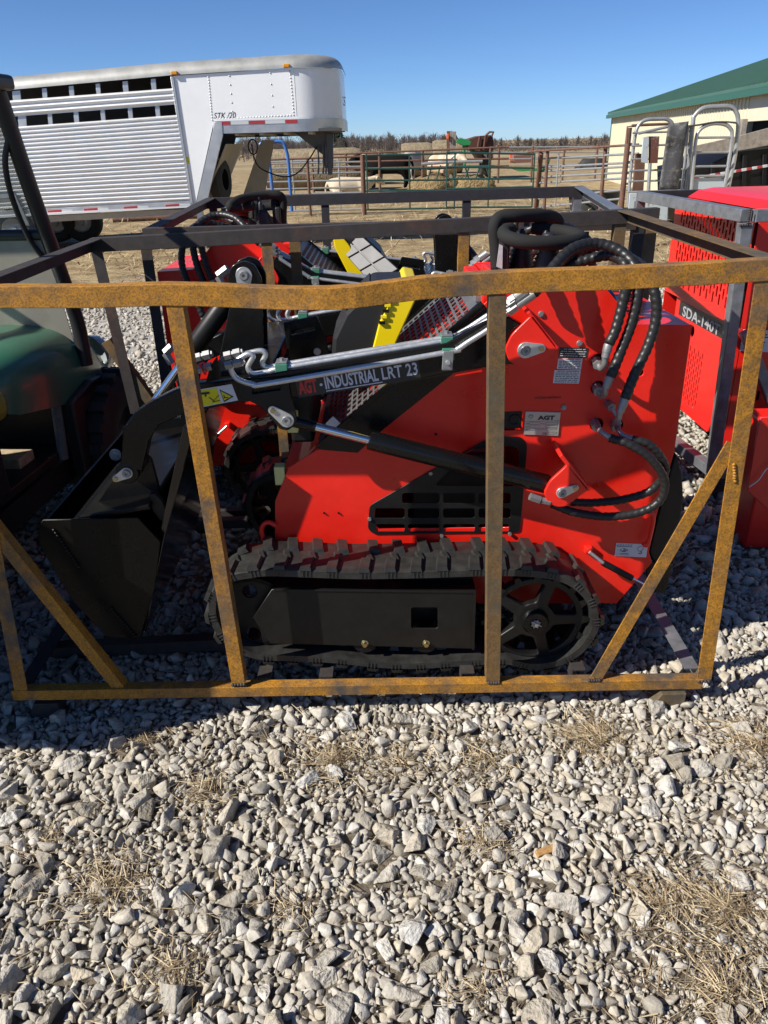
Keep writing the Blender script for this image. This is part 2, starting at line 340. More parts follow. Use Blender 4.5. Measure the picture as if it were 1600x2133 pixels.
def scatter(x0, x1, y0, y1, cell, sizes, over=.72, seed=1, patchy=True):
    """dart throwing, biggest first, so stones pack beside each other; returns x, y, r"""
    r = random.Random(seed); W, Hh = int((x1-x0)/cell)+1, int((y1-y0)/cell)+1; occ = np.zeros((Hh, W), bool); out = []
    for s in sorted(sizes, reverse=True):
        for tr in range(6):
            x = r.uniform(x0, x1); y = r.uniform(y0, y1); i = int((x-x0)/cell); j = int((y-y0)/cell)
            if not occ[j, i]:
                if patchy and s > .009 and r.random() < thin(x, y): break
                k = max(0, int(s*over/cell)); occ[max(0, j-k):j+k+1, max(0, i-k):i+k+1] = True; out.append((x, y, s)); break
    return out
def sizes(n, med, sig, lo, hi): return list(np.clip(np.exp(rng.normal(np.log(med), sig, n)), lo, hi))
def in_view(x, y, m=.12):
    hw = (.5*y+.55)*1.02 if y > 0 else .5
    return abs(x) < hw+m
def merge(name, items, variants, zf, flat=.0):
    """one mesh out of many stones: items (x,y,r)"""
    VS, FS, TN = [], [], []; off = 0
    for k, (x, y, s) in enumerate(items):
        V, Fc = variants[k % len(variants)]; a = rng.uniform(0, 2*pi); t1, t2 = rng.normal(0, .6, 2)
        R = np.array((Matrix.Rotation(a, 3, 'Z') @ Matrix.Rotation(t1, 3, 'X') @ Matrix.Rotation(t2, 3, 'Y')))
        P = (V*s) @ R.T; P[:, 0] += x; P[:, 1] += y; P[:, 2] += zf(x, y, s)
        VS.append(P); FS.append(Fc+off); TN.append(np.full(len(V), rng.beta(1.6, 1.5))); off += len(V)
    V = np.concatenate(VS); Fc = np.concatenate(FS); T = np.concatenate(TN); me = bpy.data.meshes.new(name)
    me.vertices.add(len(V)); me.vertices.foreach_set('co', V.ravel().astype(np.float32)); me.loops.add(Fc.size); me.loops.foreach_set('vertex_index', Fc.ravel().astype(np.int32))
    me.polygons.add(len(Fc)); me.polygons.foreach_set('loop_start', np.arange(0, Fc.size, 3, dtype=np.int32)); me.update(calc_edges=True)
    at = me.attributes.new('tone', 'FLOAT', 'POINT'); at.data.foreach_set('value', T.astype(np.float32)); me.materials.append(ST_M)
    o = link(bpy.data.objects.new(name, me)); return o
zf = lambda x, y, s: gz(x, y)+s*rng.uniform(.05, .42)
near_all = scatter(-2.5, 2.4, .55, 2.55, .004, sizes(58000, .0104, .50, .0045, .045)+sizes(420, .029, .22, .02, .05), .64, 3)
near = [q for q in near_all if in_view(q[0], q[1])]
near.sort(key=lambda q: -q[2]/max(.6, hypot(q[1], 1.6)))
singles, rest = near[:300], near[300:]
SM = []
for i, (V, Fc) in enumerate(HI):
    me = bpy.data.meshes.new('stone'); me.from_pydata(V.tolist(), [], Fc.tolist()); me.materials.append(ST_I); SM.append(me)
for k, (x, y, s) in enumerate(singles):
    o = bpy.data.objects.new('stone', SM[k % len(SM)])
    link(o, ground, Matrix.Translation((x, y, gz(x, y)+s*.3)) @ Matrix.Rotation(random.uniform(0, 6.28), 4, 'Z') @ Matrix.Rotation(random.gauss(0, .3), 4, 'X') @ Matrix.Diagonal((s, s, s, 1)))
o = merge('gravel', [q for q in rest if q[2] > .0115], HI, zf); kind(o, 'stuff'); tag(o, 'pale grey crushed limestone gravel in front of and under the crates', 'gravel')
o = merge('fine_gravel', [q for q in rest if q[2] <= .0115], LO, lambda x, y, s: gz(x, y)+s*rng.uniform(.1, .8)); kind(o, 'stuff'); tag(o, 'fine limestone chips filling the gaps between the foreground stones', 'gravel')
o = merge('side_gravel', [q for q in near_all if not in_view(q[0], q[1])], LO, zf); kind(o, 'stuff'); tag(o, 'limestone gravel continuing past both edges of the foreground', 'gravel')
mid = [q for q in scatter(-4.4, 3.6, 2.5, 6.4, .009, sizes(34000, .019, .4, .009, .05), .66, 5, False) if in_view(q[0], q[1], .3)]
o = merge('coarse_gravel', mid, LO, lambda x, y, s: s*rng.uniform(.05, .4)); kind(o, 'stuff'); tag(o, 'coarse grey gravel between the crates and the straw-covered yard', 'gravel')
far = [q for q in scatter(-6.5, 5.5, 6.3, 11.2, .015, sizes(15000, .024, .35, .014, .06), .7, 6, False) if in_view(q[0], q[1], .3) and q[1] < 9.7+1.4*noise.noise((q[0]*.6, q[1]*.6, 9))]
o = merge('thin_gravel', far, LO, lambda x, y, s: s*rng.uniform(.0, .3)); kind(o, 'stuff'); tag(o, 'thinner gravel fading into dry straw behind the crates', 'gravel')
# ---------------------------------------------------------------- dry grass and straw
def straw_mesh(name, blades, label):
    VS, FS, TN = [], [], []
    for (x, y, z, L, wd, a, lift, bend) in blades:
        d = Vector((cos(a), sin(a), 0)); s = Vector((-sin(a), cos(a), 0))*wd/2; k = len(VS); c = rng.random()
        for i, t in enumerate((0, .5, 1)):
            p = Vector((x, y, z))+d*(L*t)+s*(bend*L*t*t*20)+Vector((0, 0, 1))*(lift*L*t*(1.35-.7*t)); ww = s*(1 if i < 2 else .35); VS += [p-ww+Vector((0, 0, .0008)), p+ww]; TN += [c, c]
        FS += [(k, k+1, k+3, k+2), (k+2, k+3, k+5, k+4)]
    me = bpy.data.meshes.new(name); me.from_pydata([tuple(v) for v in VS], [], FS); at = me.attributes.new('tone', 'FLOAT', 'POINT'); at.data.foreach_set('value', np.array(TN, np.float32))
    m = MATS.get('dry_straw')
    if not m:
        m = bpy.data.materials.new('dry_straw'); MATS['dry_straw'] = m; m.use_nodes = True; N = m.node_tree.nodes; a = N.new('ShaderNodeAttribute'); a.attribute_name = 'tone'; r = N.new('ShaderNodeValToRGB'); e = r.color_ramp.elements
        e[0].color = (.11, .075, .042, 1); e[1].color = (.58, .48, .31, 1); x = e.new(.55); x.color = (.30, .22, .125, 1); m.node_tree.links.new(a.outputs['Fac'], r.inputs[0]); m.node_tree.links.new(r.outputs[0], N['Principled BSDF'].inputs['Base Color']); N['Principled BSDF'].inputs['Roughness'].default_value = .7
    me.materials.append(m); o = kind(link(bpy.data.objects.new(name, me)), 'stuff'); return tag(o, label, 'straw')
bl = []
for c, r, s, th in PATCH:
    for k in range(int(560*s*(r/.15)**1.5)):
        q = abs(random.gauss(0, .55))*r; a = random.uniform(0, 6.28); x, y = c.x+q*cos(a), c.y+q*sin(a)*.8
        bl.append((x, y, gz(x, y)+random.uniform(.004, .024), random.uniform(.012, .062), random.uniform(.0008, .0022), random.uniform(0, 6.28), random.choice([.02, .05, .1, .22]), random.uniform(-1.2, 1.2)))
for k in range(1500):
    y = .7+1.75*random.random(); x = random.uniform(-1, 1)*(.5*y+.6)
    bl.append((x, y, gz(x, y)+random.uniform(.008, .026), random.uniform(.012, .075), random.uniform(.0008, .002), random.uniform(0, 6.28), random.choice([.0, .05, .15]), random.uniform(-.7, .7)))
straw_mesh('loose_straw', bl, 'loose tufts of dry straw caught in the foreground gravel')
bl = []
for k in range(15000):
    y = 2.6+8.5*random.random()**1.2; x = random.uniform(-1, 1)*(.5*y+.7)
    if noise.noise((x*.9, y*.9, 5)) < -.05+random.uniform(-.2, .2): continue
    bl.append((x, y, random.uniform(.005, .03), random.uniform(.03, .14), random.uniform(.002, .006), random.uniform(0, 6.28), random.choice([.05, .15, .4]), random.uniform(-.6, .6)))
for k in range(16000):
    y = 9.5+15*random.random()**1.6; x = random.uniform(-1, 1)*(.5*y+1)
    if noise.noise((x*.35, y*.35, 7)) < -.1+random.uniform(-.25, .25): continue
    bl.append((x, y, random.uniform(.0, .02), random.uniform(.06, .3), random.uniform(.006, .02), random.uniform(0, 6.28), random.choice([.1, .25, .6]), random.uniform(-.6, .6)))
straw_mesh('trampled_straw', bl, 'trampled tan straw covering the yard behind the crates')
g = G(); c = PZ(1140, 1772, .02); g.box((-.03, -.008, -.006), (.03, .009, .007)); ch = g.obj('wood_chip', mat('split_wood', (.36, .20, .075), .8, var=.4, vscale=160), bevel=.002); ch.matrix_local = Matrix.Translation(c) @ Matrix.Rotation(.35, 4, 'Z') @ Matrix.Rotation(.3, 4, 'X')
tag(ch, 'small orange-brown splinter of wood lying on the foreground gravel', 'wood chip')
# ================================================================ SHIPPING CRATES
def sweep_L(pts, h, d, t=.004, sgn=1):
    """angle-iron rail: pts = outer top edge; h = front leg down, d = top leg back (+Y)"""
    g = G(); prof = [(0, 0), (0, -h), (t*sgn, -h), (t*sgn, -t), (d*sgn, -t), (d*sgn, 0)]; n = 6
    vs = [Vector(p)+Vector((0, a, b)) for p in pts for a, b in prof]; m = len(pts)
    fs = [tuple(range(n)), tuple(range((m-1)*n, m*n))]+[(i*n+k, i*n+(k+1) % n, (i+1)*n+(k+1) % n, (i+1)*n+k) for i in range(m-1) for k in range(n)]
    return g.add(vs, fs)
def post(par, m, x0, x1, zb, zt, Y, back=.04, corner='r', lean=0.0, name='post', sg=1):
    """front leg x0..x1 at Y, return leg going back at the given side"""
    g = G(); cx = x1 if corner == 'r' else x0; s = -1 if corner == 'r' else 1
    return G().angle((cx, Y, zb), (cx+lean, Y, zt), (s, 0, 0), (0, sg, 0), abs(x1-x0), .004).obj(name, m, par) if abs(back-abs(x1-x0)) < 1 else None
def weld(g, c, n, r=.006, ax=(1, 0, 0), L=.03):
    for k in range(n):
        p = Vector(c)+Vector(ax)*(L*(k/(max(1, n-1))-.5)); g.lathe(p, (random.random()-.5, -1, random.random()-.5), [(0, r), (r*.8, r*.6), (r, 0), (r*.7, -r*.6), (0, -r*.8)], 8)
    return g
# ---- front crate
cr1 = thing('steel_crate', (-.09, 2.46, 0), 'rusty orange angle-iron shipping crate around the nearest red loader', 'crate')
Yf = 1.88
top = [(-190, 606), (0, 597), (180, 597), (340, 592), (430, 594), (520, 598), (600, 601), (680, 601), (740, 597), (800, 589), (870, 580), (950, 573), (1050, 567), (1180, 562), (1300, 558), (1480, 548), (1655, 537)]
bulge = {600: .01, 680: .02, 740: .022, 800: .015, 870: .008}
pts = [PY(a, b, Yf-bulge.get(a, 0)) for a, b in top]
sweep_L(pts, .0505, .048).obj('top_rail', RUST, cr1, bevel=.0015)
bl_, br_ = PY(22, 1440, Yf), PY(1467, 1416, Yf)
sweep_L([bl_, (bl_+br_)/2, br_], .036, .036).obj('bottom_rail', RUST, cr1, bevel=.0015)
def fpost(par, m, pxt, pxb, wt, wb, corner, Y, zb, name='post'):
    a = PY(*pxb, Y); b = PY(*pxt, Y); d = (b-a); s = (zb-a.z)/d.z if zb is not None else 0; a = a+d*s
    sgn = -1 if corner == 'r' else 1
    return G().angle(a, b, (sgn, 0, 0), (0, 1, 0), (wt+wb)/2, .004).obj(name, m, par, bevel=.001)
fpost(cr1, RUST, (381, 634), (511, 1424), .041, .041, 'r', Yf+.003, None)
fpost(cr1, RUST2, (1019, 614), (1013, 1421), .042, .042, 'l', Yf+.003, None)
fpost(cr1, RUST, (1612, 583), (1482, 1416), .044, .044, 'r', Yf+.003, None)
fpost(cr1, RUST, (-128, 640), (30, 1440), .04, .04, 'l', Yf+.003, None)
def diag(par, m, a, b, wd, Y, name='brace'):
    a, b = PY(*a, Y), PY(*b, Y); d = (b-a).normalized(); n = Vector((-d.z, 0, d.x))
    return G().angle(a, b, n, (0, 1, 0), wd, .004).obj(name, m, par, bevel=.001)
diag(cr1, RUST, (1254, 1417), (1541, 928), .038, Yf+.008)
diag(cr1, RUST, (262, 1436), (-62, 1030), .036, Yf+.008)
zT = 1.30
# rear side, ends, floor bars of the front crate
Yr = 3.05
rl, rr_ = PY(185, 497, Yr), PY(1376, 433, Yr)
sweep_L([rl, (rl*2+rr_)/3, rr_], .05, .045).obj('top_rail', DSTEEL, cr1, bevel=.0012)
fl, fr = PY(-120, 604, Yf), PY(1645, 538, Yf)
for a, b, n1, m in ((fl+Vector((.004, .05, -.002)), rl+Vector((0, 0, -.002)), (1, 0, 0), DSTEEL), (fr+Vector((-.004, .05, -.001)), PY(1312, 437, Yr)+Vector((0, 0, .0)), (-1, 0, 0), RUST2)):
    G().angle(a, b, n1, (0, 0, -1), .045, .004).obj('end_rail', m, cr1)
def rpost(par, m, pxt, x_w, zb, Y, corner='l', name='post', dz=0.0, pb=None):
    t = PY(*pxt, Y); a = Vector((t.x, Y, zb)) if pb is None else PY(*pb, Y)
    sgn = -1 if corner == 'r' else 1
    return G().angle(a, t, (sgn, 0, 0), (0, 1, 0), x_w, .004).obj(name, m, par)
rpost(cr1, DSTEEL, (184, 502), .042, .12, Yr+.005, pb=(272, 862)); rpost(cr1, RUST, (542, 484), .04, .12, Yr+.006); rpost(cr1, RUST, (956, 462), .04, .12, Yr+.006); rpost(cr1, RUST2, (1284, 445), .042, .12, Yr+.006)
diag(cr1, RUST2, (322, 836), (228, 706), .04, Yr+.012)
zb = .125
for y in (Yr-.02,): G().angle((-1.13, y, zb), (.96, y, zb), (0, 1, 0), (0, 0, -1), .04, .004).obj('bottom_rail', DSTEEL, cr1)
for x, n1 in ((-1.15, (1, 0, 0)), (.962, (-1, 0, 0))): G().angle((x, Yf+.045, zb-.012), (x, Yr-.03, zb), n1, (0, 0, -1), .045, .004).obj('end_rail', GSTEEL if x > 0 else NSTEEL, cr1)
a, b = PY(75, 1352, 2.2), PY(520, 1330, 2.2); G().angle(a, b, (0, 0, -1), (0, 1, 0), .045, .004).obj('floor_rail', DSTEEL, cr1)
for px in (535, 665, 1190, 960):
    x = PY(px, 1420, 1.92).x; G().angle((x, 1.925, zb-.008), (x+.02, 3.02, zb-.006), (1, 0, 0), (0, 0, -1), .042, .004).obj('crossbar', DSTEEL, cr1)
for px, Y, m in ((1398, 1.868, RUST2), (84, 1.90, DSTEEL)):
    c = PZ(px, 1475); x = PY(px, 1450, Y).x
    g = G(); q = [(x-.05, .014), (x-.032, -.006), (x+.045, -.006), (x+.047, .060), (x-.028, .060)]
    g.prism([(p, Y, z) for p, z in q], (0, .07, 0)).obj('foot', m, cr1, bevel=.002)
for x in (-1.08, .9): G().box((x-.04, Yr-.05, 0), (x+.04, Yr+.03, .083)).obj('foot', DSTEEL, cr1)
g = G(); weld(g, PY(1530, 985, Yf+.003), 7, .0055, (.22, 0, -.95), .05); g.obj('weld_bead', RUST, cr1, smooth=True)
pass

for q, n_, L_ in (((1466, 1419), 4, .03), ((1238, 1417), 5, .03), ((1029, 1422), 5, .03), ((497, 1426), 5, .035)): weld(G(), PY(*q, Yf+.002), n_, .0062, (1, 0, 0), L_).obj('weld_bead', DSTEEL, cr1, smooth=True)
# ---- crate behind it
cr2 = thing('steel_crate', (.05, 3.75, 0), 'dark steel shipping crate behind the rusty one, around the far red loader', 'crate')
Ya, Yb = 3.135, 4.35
A0, A1, B0, B1 = PY(296, 480, Ya), PY(1330, 428, Ya), PY(428, 413, Yb), PY(1217, 388, Yb)
A0.z = A1.z = 1.325
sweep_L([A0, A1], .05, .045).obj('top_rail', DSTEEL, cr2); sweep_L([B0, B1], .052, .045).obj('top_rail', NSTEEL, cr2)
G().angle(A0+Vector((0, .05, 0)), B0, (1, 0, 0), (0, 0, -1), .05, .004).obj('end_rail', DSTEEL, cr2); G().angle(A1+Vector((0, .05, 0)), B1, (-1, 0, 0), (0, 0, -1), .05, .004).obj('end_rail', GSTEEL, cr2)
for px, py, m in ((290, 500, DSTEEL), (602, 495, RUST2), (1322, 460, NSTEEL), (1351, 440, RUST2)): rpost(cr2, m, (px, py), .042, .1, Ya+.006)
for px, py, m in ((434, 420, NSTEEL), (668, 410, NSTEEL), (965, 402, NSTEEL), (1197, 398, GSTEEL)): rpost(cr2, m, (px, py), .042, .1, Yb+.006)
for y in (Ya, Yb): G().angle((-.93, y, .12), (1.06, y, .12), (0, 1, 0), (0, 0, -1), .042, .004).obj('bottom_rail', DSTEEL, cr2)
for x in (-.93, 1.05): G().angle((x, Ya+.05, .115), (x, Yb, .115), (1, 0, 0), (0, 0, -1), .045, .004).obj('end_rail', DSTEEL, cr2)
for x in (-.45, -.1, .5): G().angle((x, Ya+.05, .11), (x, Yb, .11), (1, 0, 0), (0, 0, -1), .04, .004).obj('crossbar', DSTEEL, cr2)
for x in (-.85, .95):
    for y in (Ya, Yb-.06): G().box((x-.04, y+.005, 0), (x+.04, y+.06, .075)).obj('foot', DSTEEL, cr2)
# ================================================================ RED COMPACT TRACK LOADER
YC = 2.43
def build_loader():
    R = thing('track_loader', (-.05, YC, 0), 'red and black walk-behind track loader inside the rusty front crate', 'loader', 'crated red track loaders')
    both = []                                            # parts that also stand on the far side
    B_ = lambda o: (both.append(o), o)[1]
    Yp, Ya, Yl, Yt = 2.16, 2.052, 2.035, 1.965
    # ---- hull side panel with the hose holes
    hp = [(573, 1257), (573, 1044), (601, 975), (661, 937), (1008, 634), (1040, 604), (1259, 597), (1326, 676), (1442, 677), (1405, 940), (1367, 1077), (1352, 1150), (1358, 1172), (1285, 1257)]
    out = XZ(hp, Yp)
    H = [circ(XZ([q], Yp)[0], r) for q, r in (((1246, 752), .021), ((1246, 808), .021), ((1243, 884), .020), ((1285, 886), .019), ((1334, 777), .010), ((908, 905), .004))]
    H.append(rnd(XZ([(1046, 858), (1089, 856), (1090, 896), (1045, 897)], Yp), .01))
    gr_o = XZ([(1014, 914), (1049, 908), (1086, 909), (1098, 925), (1088, 1049), (1082, 1108), (778, 1112), (766, 1100), (770, 1052), (893, 982)], Yp)
    Hgr = [(x, z) for x, z in gr_o]; cx = sum(x for x, z in Hgr)/len(Hgr); cz = sum(z for x, z in Hgr)/len(Hgr)
    H.append([(cx+(x-cx)*.93, cz+(z-cz)*.9) for x, z in Hgr])
    B_(plate('side_panel', RED, out, Yp, .006, R, H, .001))
    # red hull behind: floor, rear wall, front wall, top deck pieces
    x = lambda px, py, Y=Yp: PY(px, py, Y).x
    z = lambda px, py, Y=Yp: PY(px, py, Y).z
    ye = 2*YC-Yp
    P = lambda px, py, Y=Yp: PY(px, py, Y)
    def strip(name, a, b, m, y0=Yp+.006, y1=ye-.006, th=.004, par=R):
        a, b = P(*a), P(*b); d = (b-a).normalized(); n = Vector((-d.z, 0, d.x))*th
        return G().prism([(a.x, y0, a.z), (b.x, y0, b.z), (b.x-n.x, y0, b.z-n.z), (a.x-n.x, y0, a.z-n.z)], (0, y1-y0, 0)).obj(name, m, par)
    strip('rear_deck', (1326, 677), (1441, 678), RED)
    strip('deck_slope', (1258, 600), (1326, 677), RED)
    strip('top_deck', (1040, 606), (1258, 600), RED)
    strip('front_wall', (575, 1257), (575, 1046), RED)
    strip('front_slope', (575, 1044), (662, 938), BLACKM)
    strip('floor_pan', (575, 1250), (1285, 1250), BLACKM)
    strip('rear_wall', (1440, 680), (1366, 1077), BLACKM)
    G().box((P(1110, 930).x, Yp+.05, .25), (P(1115, 930).x, ye-.05, 1.0)).obj('bulkhead', RED, R)
    G().box((P(860, 1100).x, Yp+.07, .25), (P(1060, 1000).x, ye-.07, .72)).obj('engine_block', BLACKM, R, bevel=.02)
    G().box((P(1050, 850).x, Yp+.01, P(1050, 895).z), (P(1089, 850).x, Yp+.12, P(1050, 858).z)).obj('filler_box', BLACKM, R)
    c = P(1073, 876); G().lathe((c.x, Yp+.006, c.z), (0, 1, 0), [(.016, 0), (.016, .05), (.0135, .05), (.0135, .002)], 24, True).obj('filler_neck', PLASTIC, R, smooth=40)
    # pale foam blocks on the front slope
    for q in ((586, 990), (612, 880)):
        c = P(*q, Y=2.17); G().box((c.x-.02, 2.162, c.z-.03), (c.x+.012, 2.2, c.z+.03)).obj('foam_block', YGREEN, R, bevel=.003)
    # ---- black painted area of the side
    blk = XZ([(662, 936), (745, 943), (800, 893), (945, 777), (1013, 764), (1064, 757), (1064, 690), (1012, 640), (705, 898)], Yp-.0015)
    B_(plate('black_side_plate', BLACK, blk, Yp-.003, .0028, R, (), .0005))
    # ---- sloped perforated hood
    lo, hi = P(668, 938), P(1006, 642); sl = (hi-lo); SL = sl.length; e1 = sl.normalized(); e2 = Vector((0, 1, 0)); e3 = e1.cross(e2)
    if e3.z < 0: e3 = -e3
    wY = ye-Yp-.02; o0 = Vector((lo.x, Yp+.01, lo.z))+e3*.012
    Fh = Matrix(((e1.x, e2.x, e3.x, o0.x), (e1.y, e2.y, e3.y, o0.y), (e1.z, e2.z, e3.z, o0.z), (0, 0, 0, 1)))
    hs = []
    for i in range(36):
        u = .03+i*.023
        if u > SL-.03: break
        if .40*SL < u < .56*SL: continue
        for j in range(20):
            v = .035+j*.05
            if v < wY-.03: hs.append([(u-.0078, v-.0185), (u+.0078, v-.0185), (u+.0078, v+.0185), (u-.0078, v+.0185)])
    plate('hood_grille', GRILLE, [(0, 0), (SL, 0), (SL, wY), (0, wY)], 0, .003, R, hs, 0, F=Fh)
    G().beam(lo+Vector((0, .004, .012)), hi+Vector((0, .004, .012)), .012, .02).obj('hood_edge', BLACK, R)
    G().beam(Vector((lo.x, ye-.004, lo.z+.012)), Vector((hi.x, ye-.004, hi.z+.012)), .012, .02).obj('hood_edge', BLACK, R)
    c = hi+Vector((.012, .27, .01)); G().box((c.x-.012, Yp+.02, c.z-.03), (c.x+.03, ye-.02, c.z+.03)).obj('hood_cap', RED, R, bevel=.004)
    for yy in (2.2, 2.3): G().box((c.x-.03, yy, c.z+.0), (c.x+.012, yy+.05, c.z+.034)).obj('hinge', ZINCB, R, bevel=.002)
    q = P(690, 905); G().beam(q+Vector((-.005, .004, .022)), q+Vector((.018, .004, .044)), .003, .03).obj('hood_stripe', INKW, R)
    # engine cover: black moulded box and yellow shroud in front of the hood
    Ye = 2.30
    bx = [P(px, py, Ye) for px, py in ((688, 790), (693, 705), (718, 652), (775, 594), (862, 592), (860, 640), (800, 730), (790, 800))]
    G().prism([(v.x, Ye, v.z) for v in bx], (0, .26, 0)).obj('engine_cover', PLASTIC, R, bevel=.012)
    yy = [P(px, py, Ye-.012) for px, py in ((777, 724), (790, 672), (822, 616), (846, 585), (870, 590), (866, 625), (826, 712), (806, 790), (775, 790))]
    G().prism([(v.x, Ye-.012, v.z) for v in yy], (0, .285, 0)).obj('yellow_shroud', YELLOW, R, bevel=.004)
    for k in range(5):
        c = P(798+k*4, 672-k*12, Ye-.014); G().box((c.x-.012, Ye-.02, c.z-.004), (c.x+.006, Ye-.012, c.z+.005)).obj('shroud_tooth', YELLOW if k % 2 else BLACK, R, bevel=.001)
    for k in range(3):
        g = G(); u0, u1 = .1+.3*k, .33+.3*k
        a = bx[1].lerp(bx[2], .0); b = bx[3]
        p_, q_ = bx[2].lerp(bx[3], .06), bx[2].lerp(bx[3], .94); n_ = Vector((-(q_-p_).z, 0, (q_-p_).x)).normalized()*.005; g.prism([(p_.x, Ye+.010+.083*k, p_.z), (q_.x, Ye+.010+.083*k, q_.z), (q_.x+n_.x, Ye+.010+.083*k, q_.z+n_.z), (p_.x+n_.x, Ye+.010+.083*k, p_.z+n_.z)], (0, .074, 0)).obj('cover_panel', PLASTIC, R, bevel=.002)
    # battery-like black box on the front slope under the arm
    a = P(640, 880, 2.26); G().box((a.x-.05, 2.24, a.z-.06), (a.x+.02, 2.6, a.z+.12)).obj('step_box', BLACKM, R, bevel=.01)
    # ---- side grille with slots
    sl_ = []
    for (y0, y1, cols) in ((1026, 1047, ((838, 846+70), (923, 989), (997, 1063))), (1058, 1078, ((780, 843), (850, 915), (923, 989), (997, 1063))), (1091, 1106, ((782, 843), (850, 915), (923, 989), (997, 1060)))):
        for x0, x1 in cols: sl_.append(rnd(XZ([(x0, y0), (x1, y0), (x1, y1), (x0, y1)], Yp), .009))
    sl_.append(rnd(XZ([(905, 1010), (980, 935), (1060, 928), (1082, 935), (1078, 1012)], Yp), .012))
    B_(plate('side_grille', BLACKM, rnd(gr_o, .014), Yp-.004, .003, R, sl_, .0008))
    for q in ((770, 1081), (920, 1116), (1062, 1112), (897, 986)):
        c = P(*q, Y=Yp-.006); B_(G().hexnut((c.x, Yp-.004, c.z), (c.x, Yp-.010, c.z), .006).obj('bolt', ZINCB, R))
    for q in ((1127, 654), (1207, 715), (1174, 848), (908, 904), (705, 1068), (675, 1068)):
        c = P(*q, Y=Yp); r = .0085 if q[1] < 900 else .003
        g = G().lathe((c.x, Yp, c.z), (0, -1, 0), [(0, .006), (r*.6, .006), (r*.62, .004), (r*.9, .0045), (r, .003), (r, 0)], 18); g.obj('button_bolt', ZINCB if r > .004 else BLACKM, R, smooth=40)
    # ---- lugs standing off the panel, with their web plates, pear washers and bolts
    def pear(name, big, small, Y, rb, rs, par=R, mr=True):
        b, s = P(*big, Y=Y), P(*small, Y=Y); d = Vector((s.x-b.x, s.z-b.z)); L = d.length; a0 = atan2(d.y, d.x); k = math.acos((rb-rs)/L); o = []
        for i in range(15): t = a0+k+(2*pi-2*k)*i/14; o.append((b.x+rb*cos(t), b.z+rb*sin(t)))
        for i in range(9): t = a0-k+2*k*i/8; o.append((s.x+rs*cos(t), s.z+rs*sin(t)))
        w = plate(name, ZINC, o, Y, .005, par, (), .0008)
        g = G().lathe((b.x, Y, b.z), (0, -1, 0), [(0, .002), (.004, .002), (.0045, .006), (.0115, .0065), (.0125, .004), (rb*.62, .0035), (rb*.66, 0)], 24); pin = g.obj('pin', ZINCB, par, smooth=40)
        bt = G().hexnut((s.x, Y, s.z), (s.x, Y-.006, s.z), .0072).obj('bolt', BRASS, par)
        if mr: both.extend((w, pin, bt))
    lug = rnd([q for q in XZ([(1104, 660), (1066, 697), (1052, 727), (1060, 752), (1085, 768), (1108, 765), (1137, 751), (1162, 724), (1112, 657)], Yl)], .012)
    B_(plate('arm_lug', RED, lug, Yl, .012, R, (), .002))
    a, b = P(1110, 655, Yl), P(1163, 722, Yl); d = (b-a).normalized(); n = Vector((-d.z, 0, d.x))
    B_(G().prism([a-d*.012, b+d*.006, b+d*.006-n*.011, a-d*.012-n*.011], (0, Yp-Yl, 0)).obj('lug_web', RED, R, bevel=.003))
    pear('pear_washer', (1095, 730), (1128, 726), Yl-.0055, .0215, .0115)
    lug2 = rnd([q for q in XZ([(1177, 974), (1146, 1002), (1133, 1027), (1141, 1048), (1161, 1057), (1181, 1055), (1211, 1031), (1228, 1019), (1182, 966)], Yl)], .012)
    B_(plate('cylinder_lug', RED, lug2, Yl, .012, R, (), .002))
    a, b = P(1172, 946, Yl), P(1229, 1018, Yl); d = (b-a).normalized(); n = Vector((-d.z, 0, d.x))
    B_(G().prism([a, b+d*.004, b+d*.004-n*.012, a-n*.012], (0, Yp-Yl, 0)).obj('lug_web', RED, R, bevel=.003))
    pear('pear_washer', (1171, 1027), (1199, 1017), Yl-.0055, .0165, .0095)
    # ---- lift arm
    arm = XZ([(1118, 745, ), (1100, 757), (1013, 763), (876, 789), (700, 816), (611, 829), (498, 838), (420, 855), (374, 866), (330, 886), (309, 919), (296, 982), (250, 968), (256, 893), (279, 861), (315, 838), (364, 814), (412, 799), (498, 790), (700, 754), (930, 715), (1013, 668), (1060, 660), (1110, 690), (1122, 718)], Ya)
    B_(plate('lift_arm', BLACK, arm, Ya, .05, R, (), .004))
    br = rnd(XZ([(497, 795), (600, 786), (606, 830), (618, 866), (617, 884), (600, 897), (583, 894), (568, 875), (545, 848), (500, 826)], Ya-.012), .006)
    B_(plate('cylinder_bracket', BLACKM, br, Ya-.013, .012, R, (rnd(XZ([(525, 812), (585, 803), (585, 812), (525, 821)], Ya-.012), .004),), .002))
    pear('pear_washer', (597, 876), (568, 855), Ya-.0185, .0205, .0125)
    pear('pear_washer', (264, 986), (241, 998), Ya-.006, .0165, .0095)
    c0 = P(264, 986, Ya); B_(plate('arm_boss', BLACK, circ((c0.x, c0.z), .033, 24), Ya-.0005, .05, R, (), .003))
    # lift cylinder
    a = P(597, 876, Ya+.012); b = P(1178, 1020, Ya+.012); ax = (b-a).normalized(); Yv = Ya+.02
    at = lambda t: Vector((a.x+(b.x-a.x)*t, Yv, a.z+(b.z-a.z)*t))
    B_(G().cyl(at(.0), at(.10), .017, 20, .015).obj('rod_eye', BLACK, R, smooth=40)); B_(G().cyl(at(.085), at(.32), .0128, 24).obj('cylinder_rod', CHROME, R, smooth=40))
    B_(G().tube([at(.285), at(.287), at(.30), at(.93), at(.94)], [.024, .0275, .0285, .0285, .024], 28).obj('cylinder_barrel', BLACK, R, smooth=40))
    B_(G().cyl(at(.93), at(1.0), .015, 16).obj('cylinder_foot', RED, R, smooth=40))
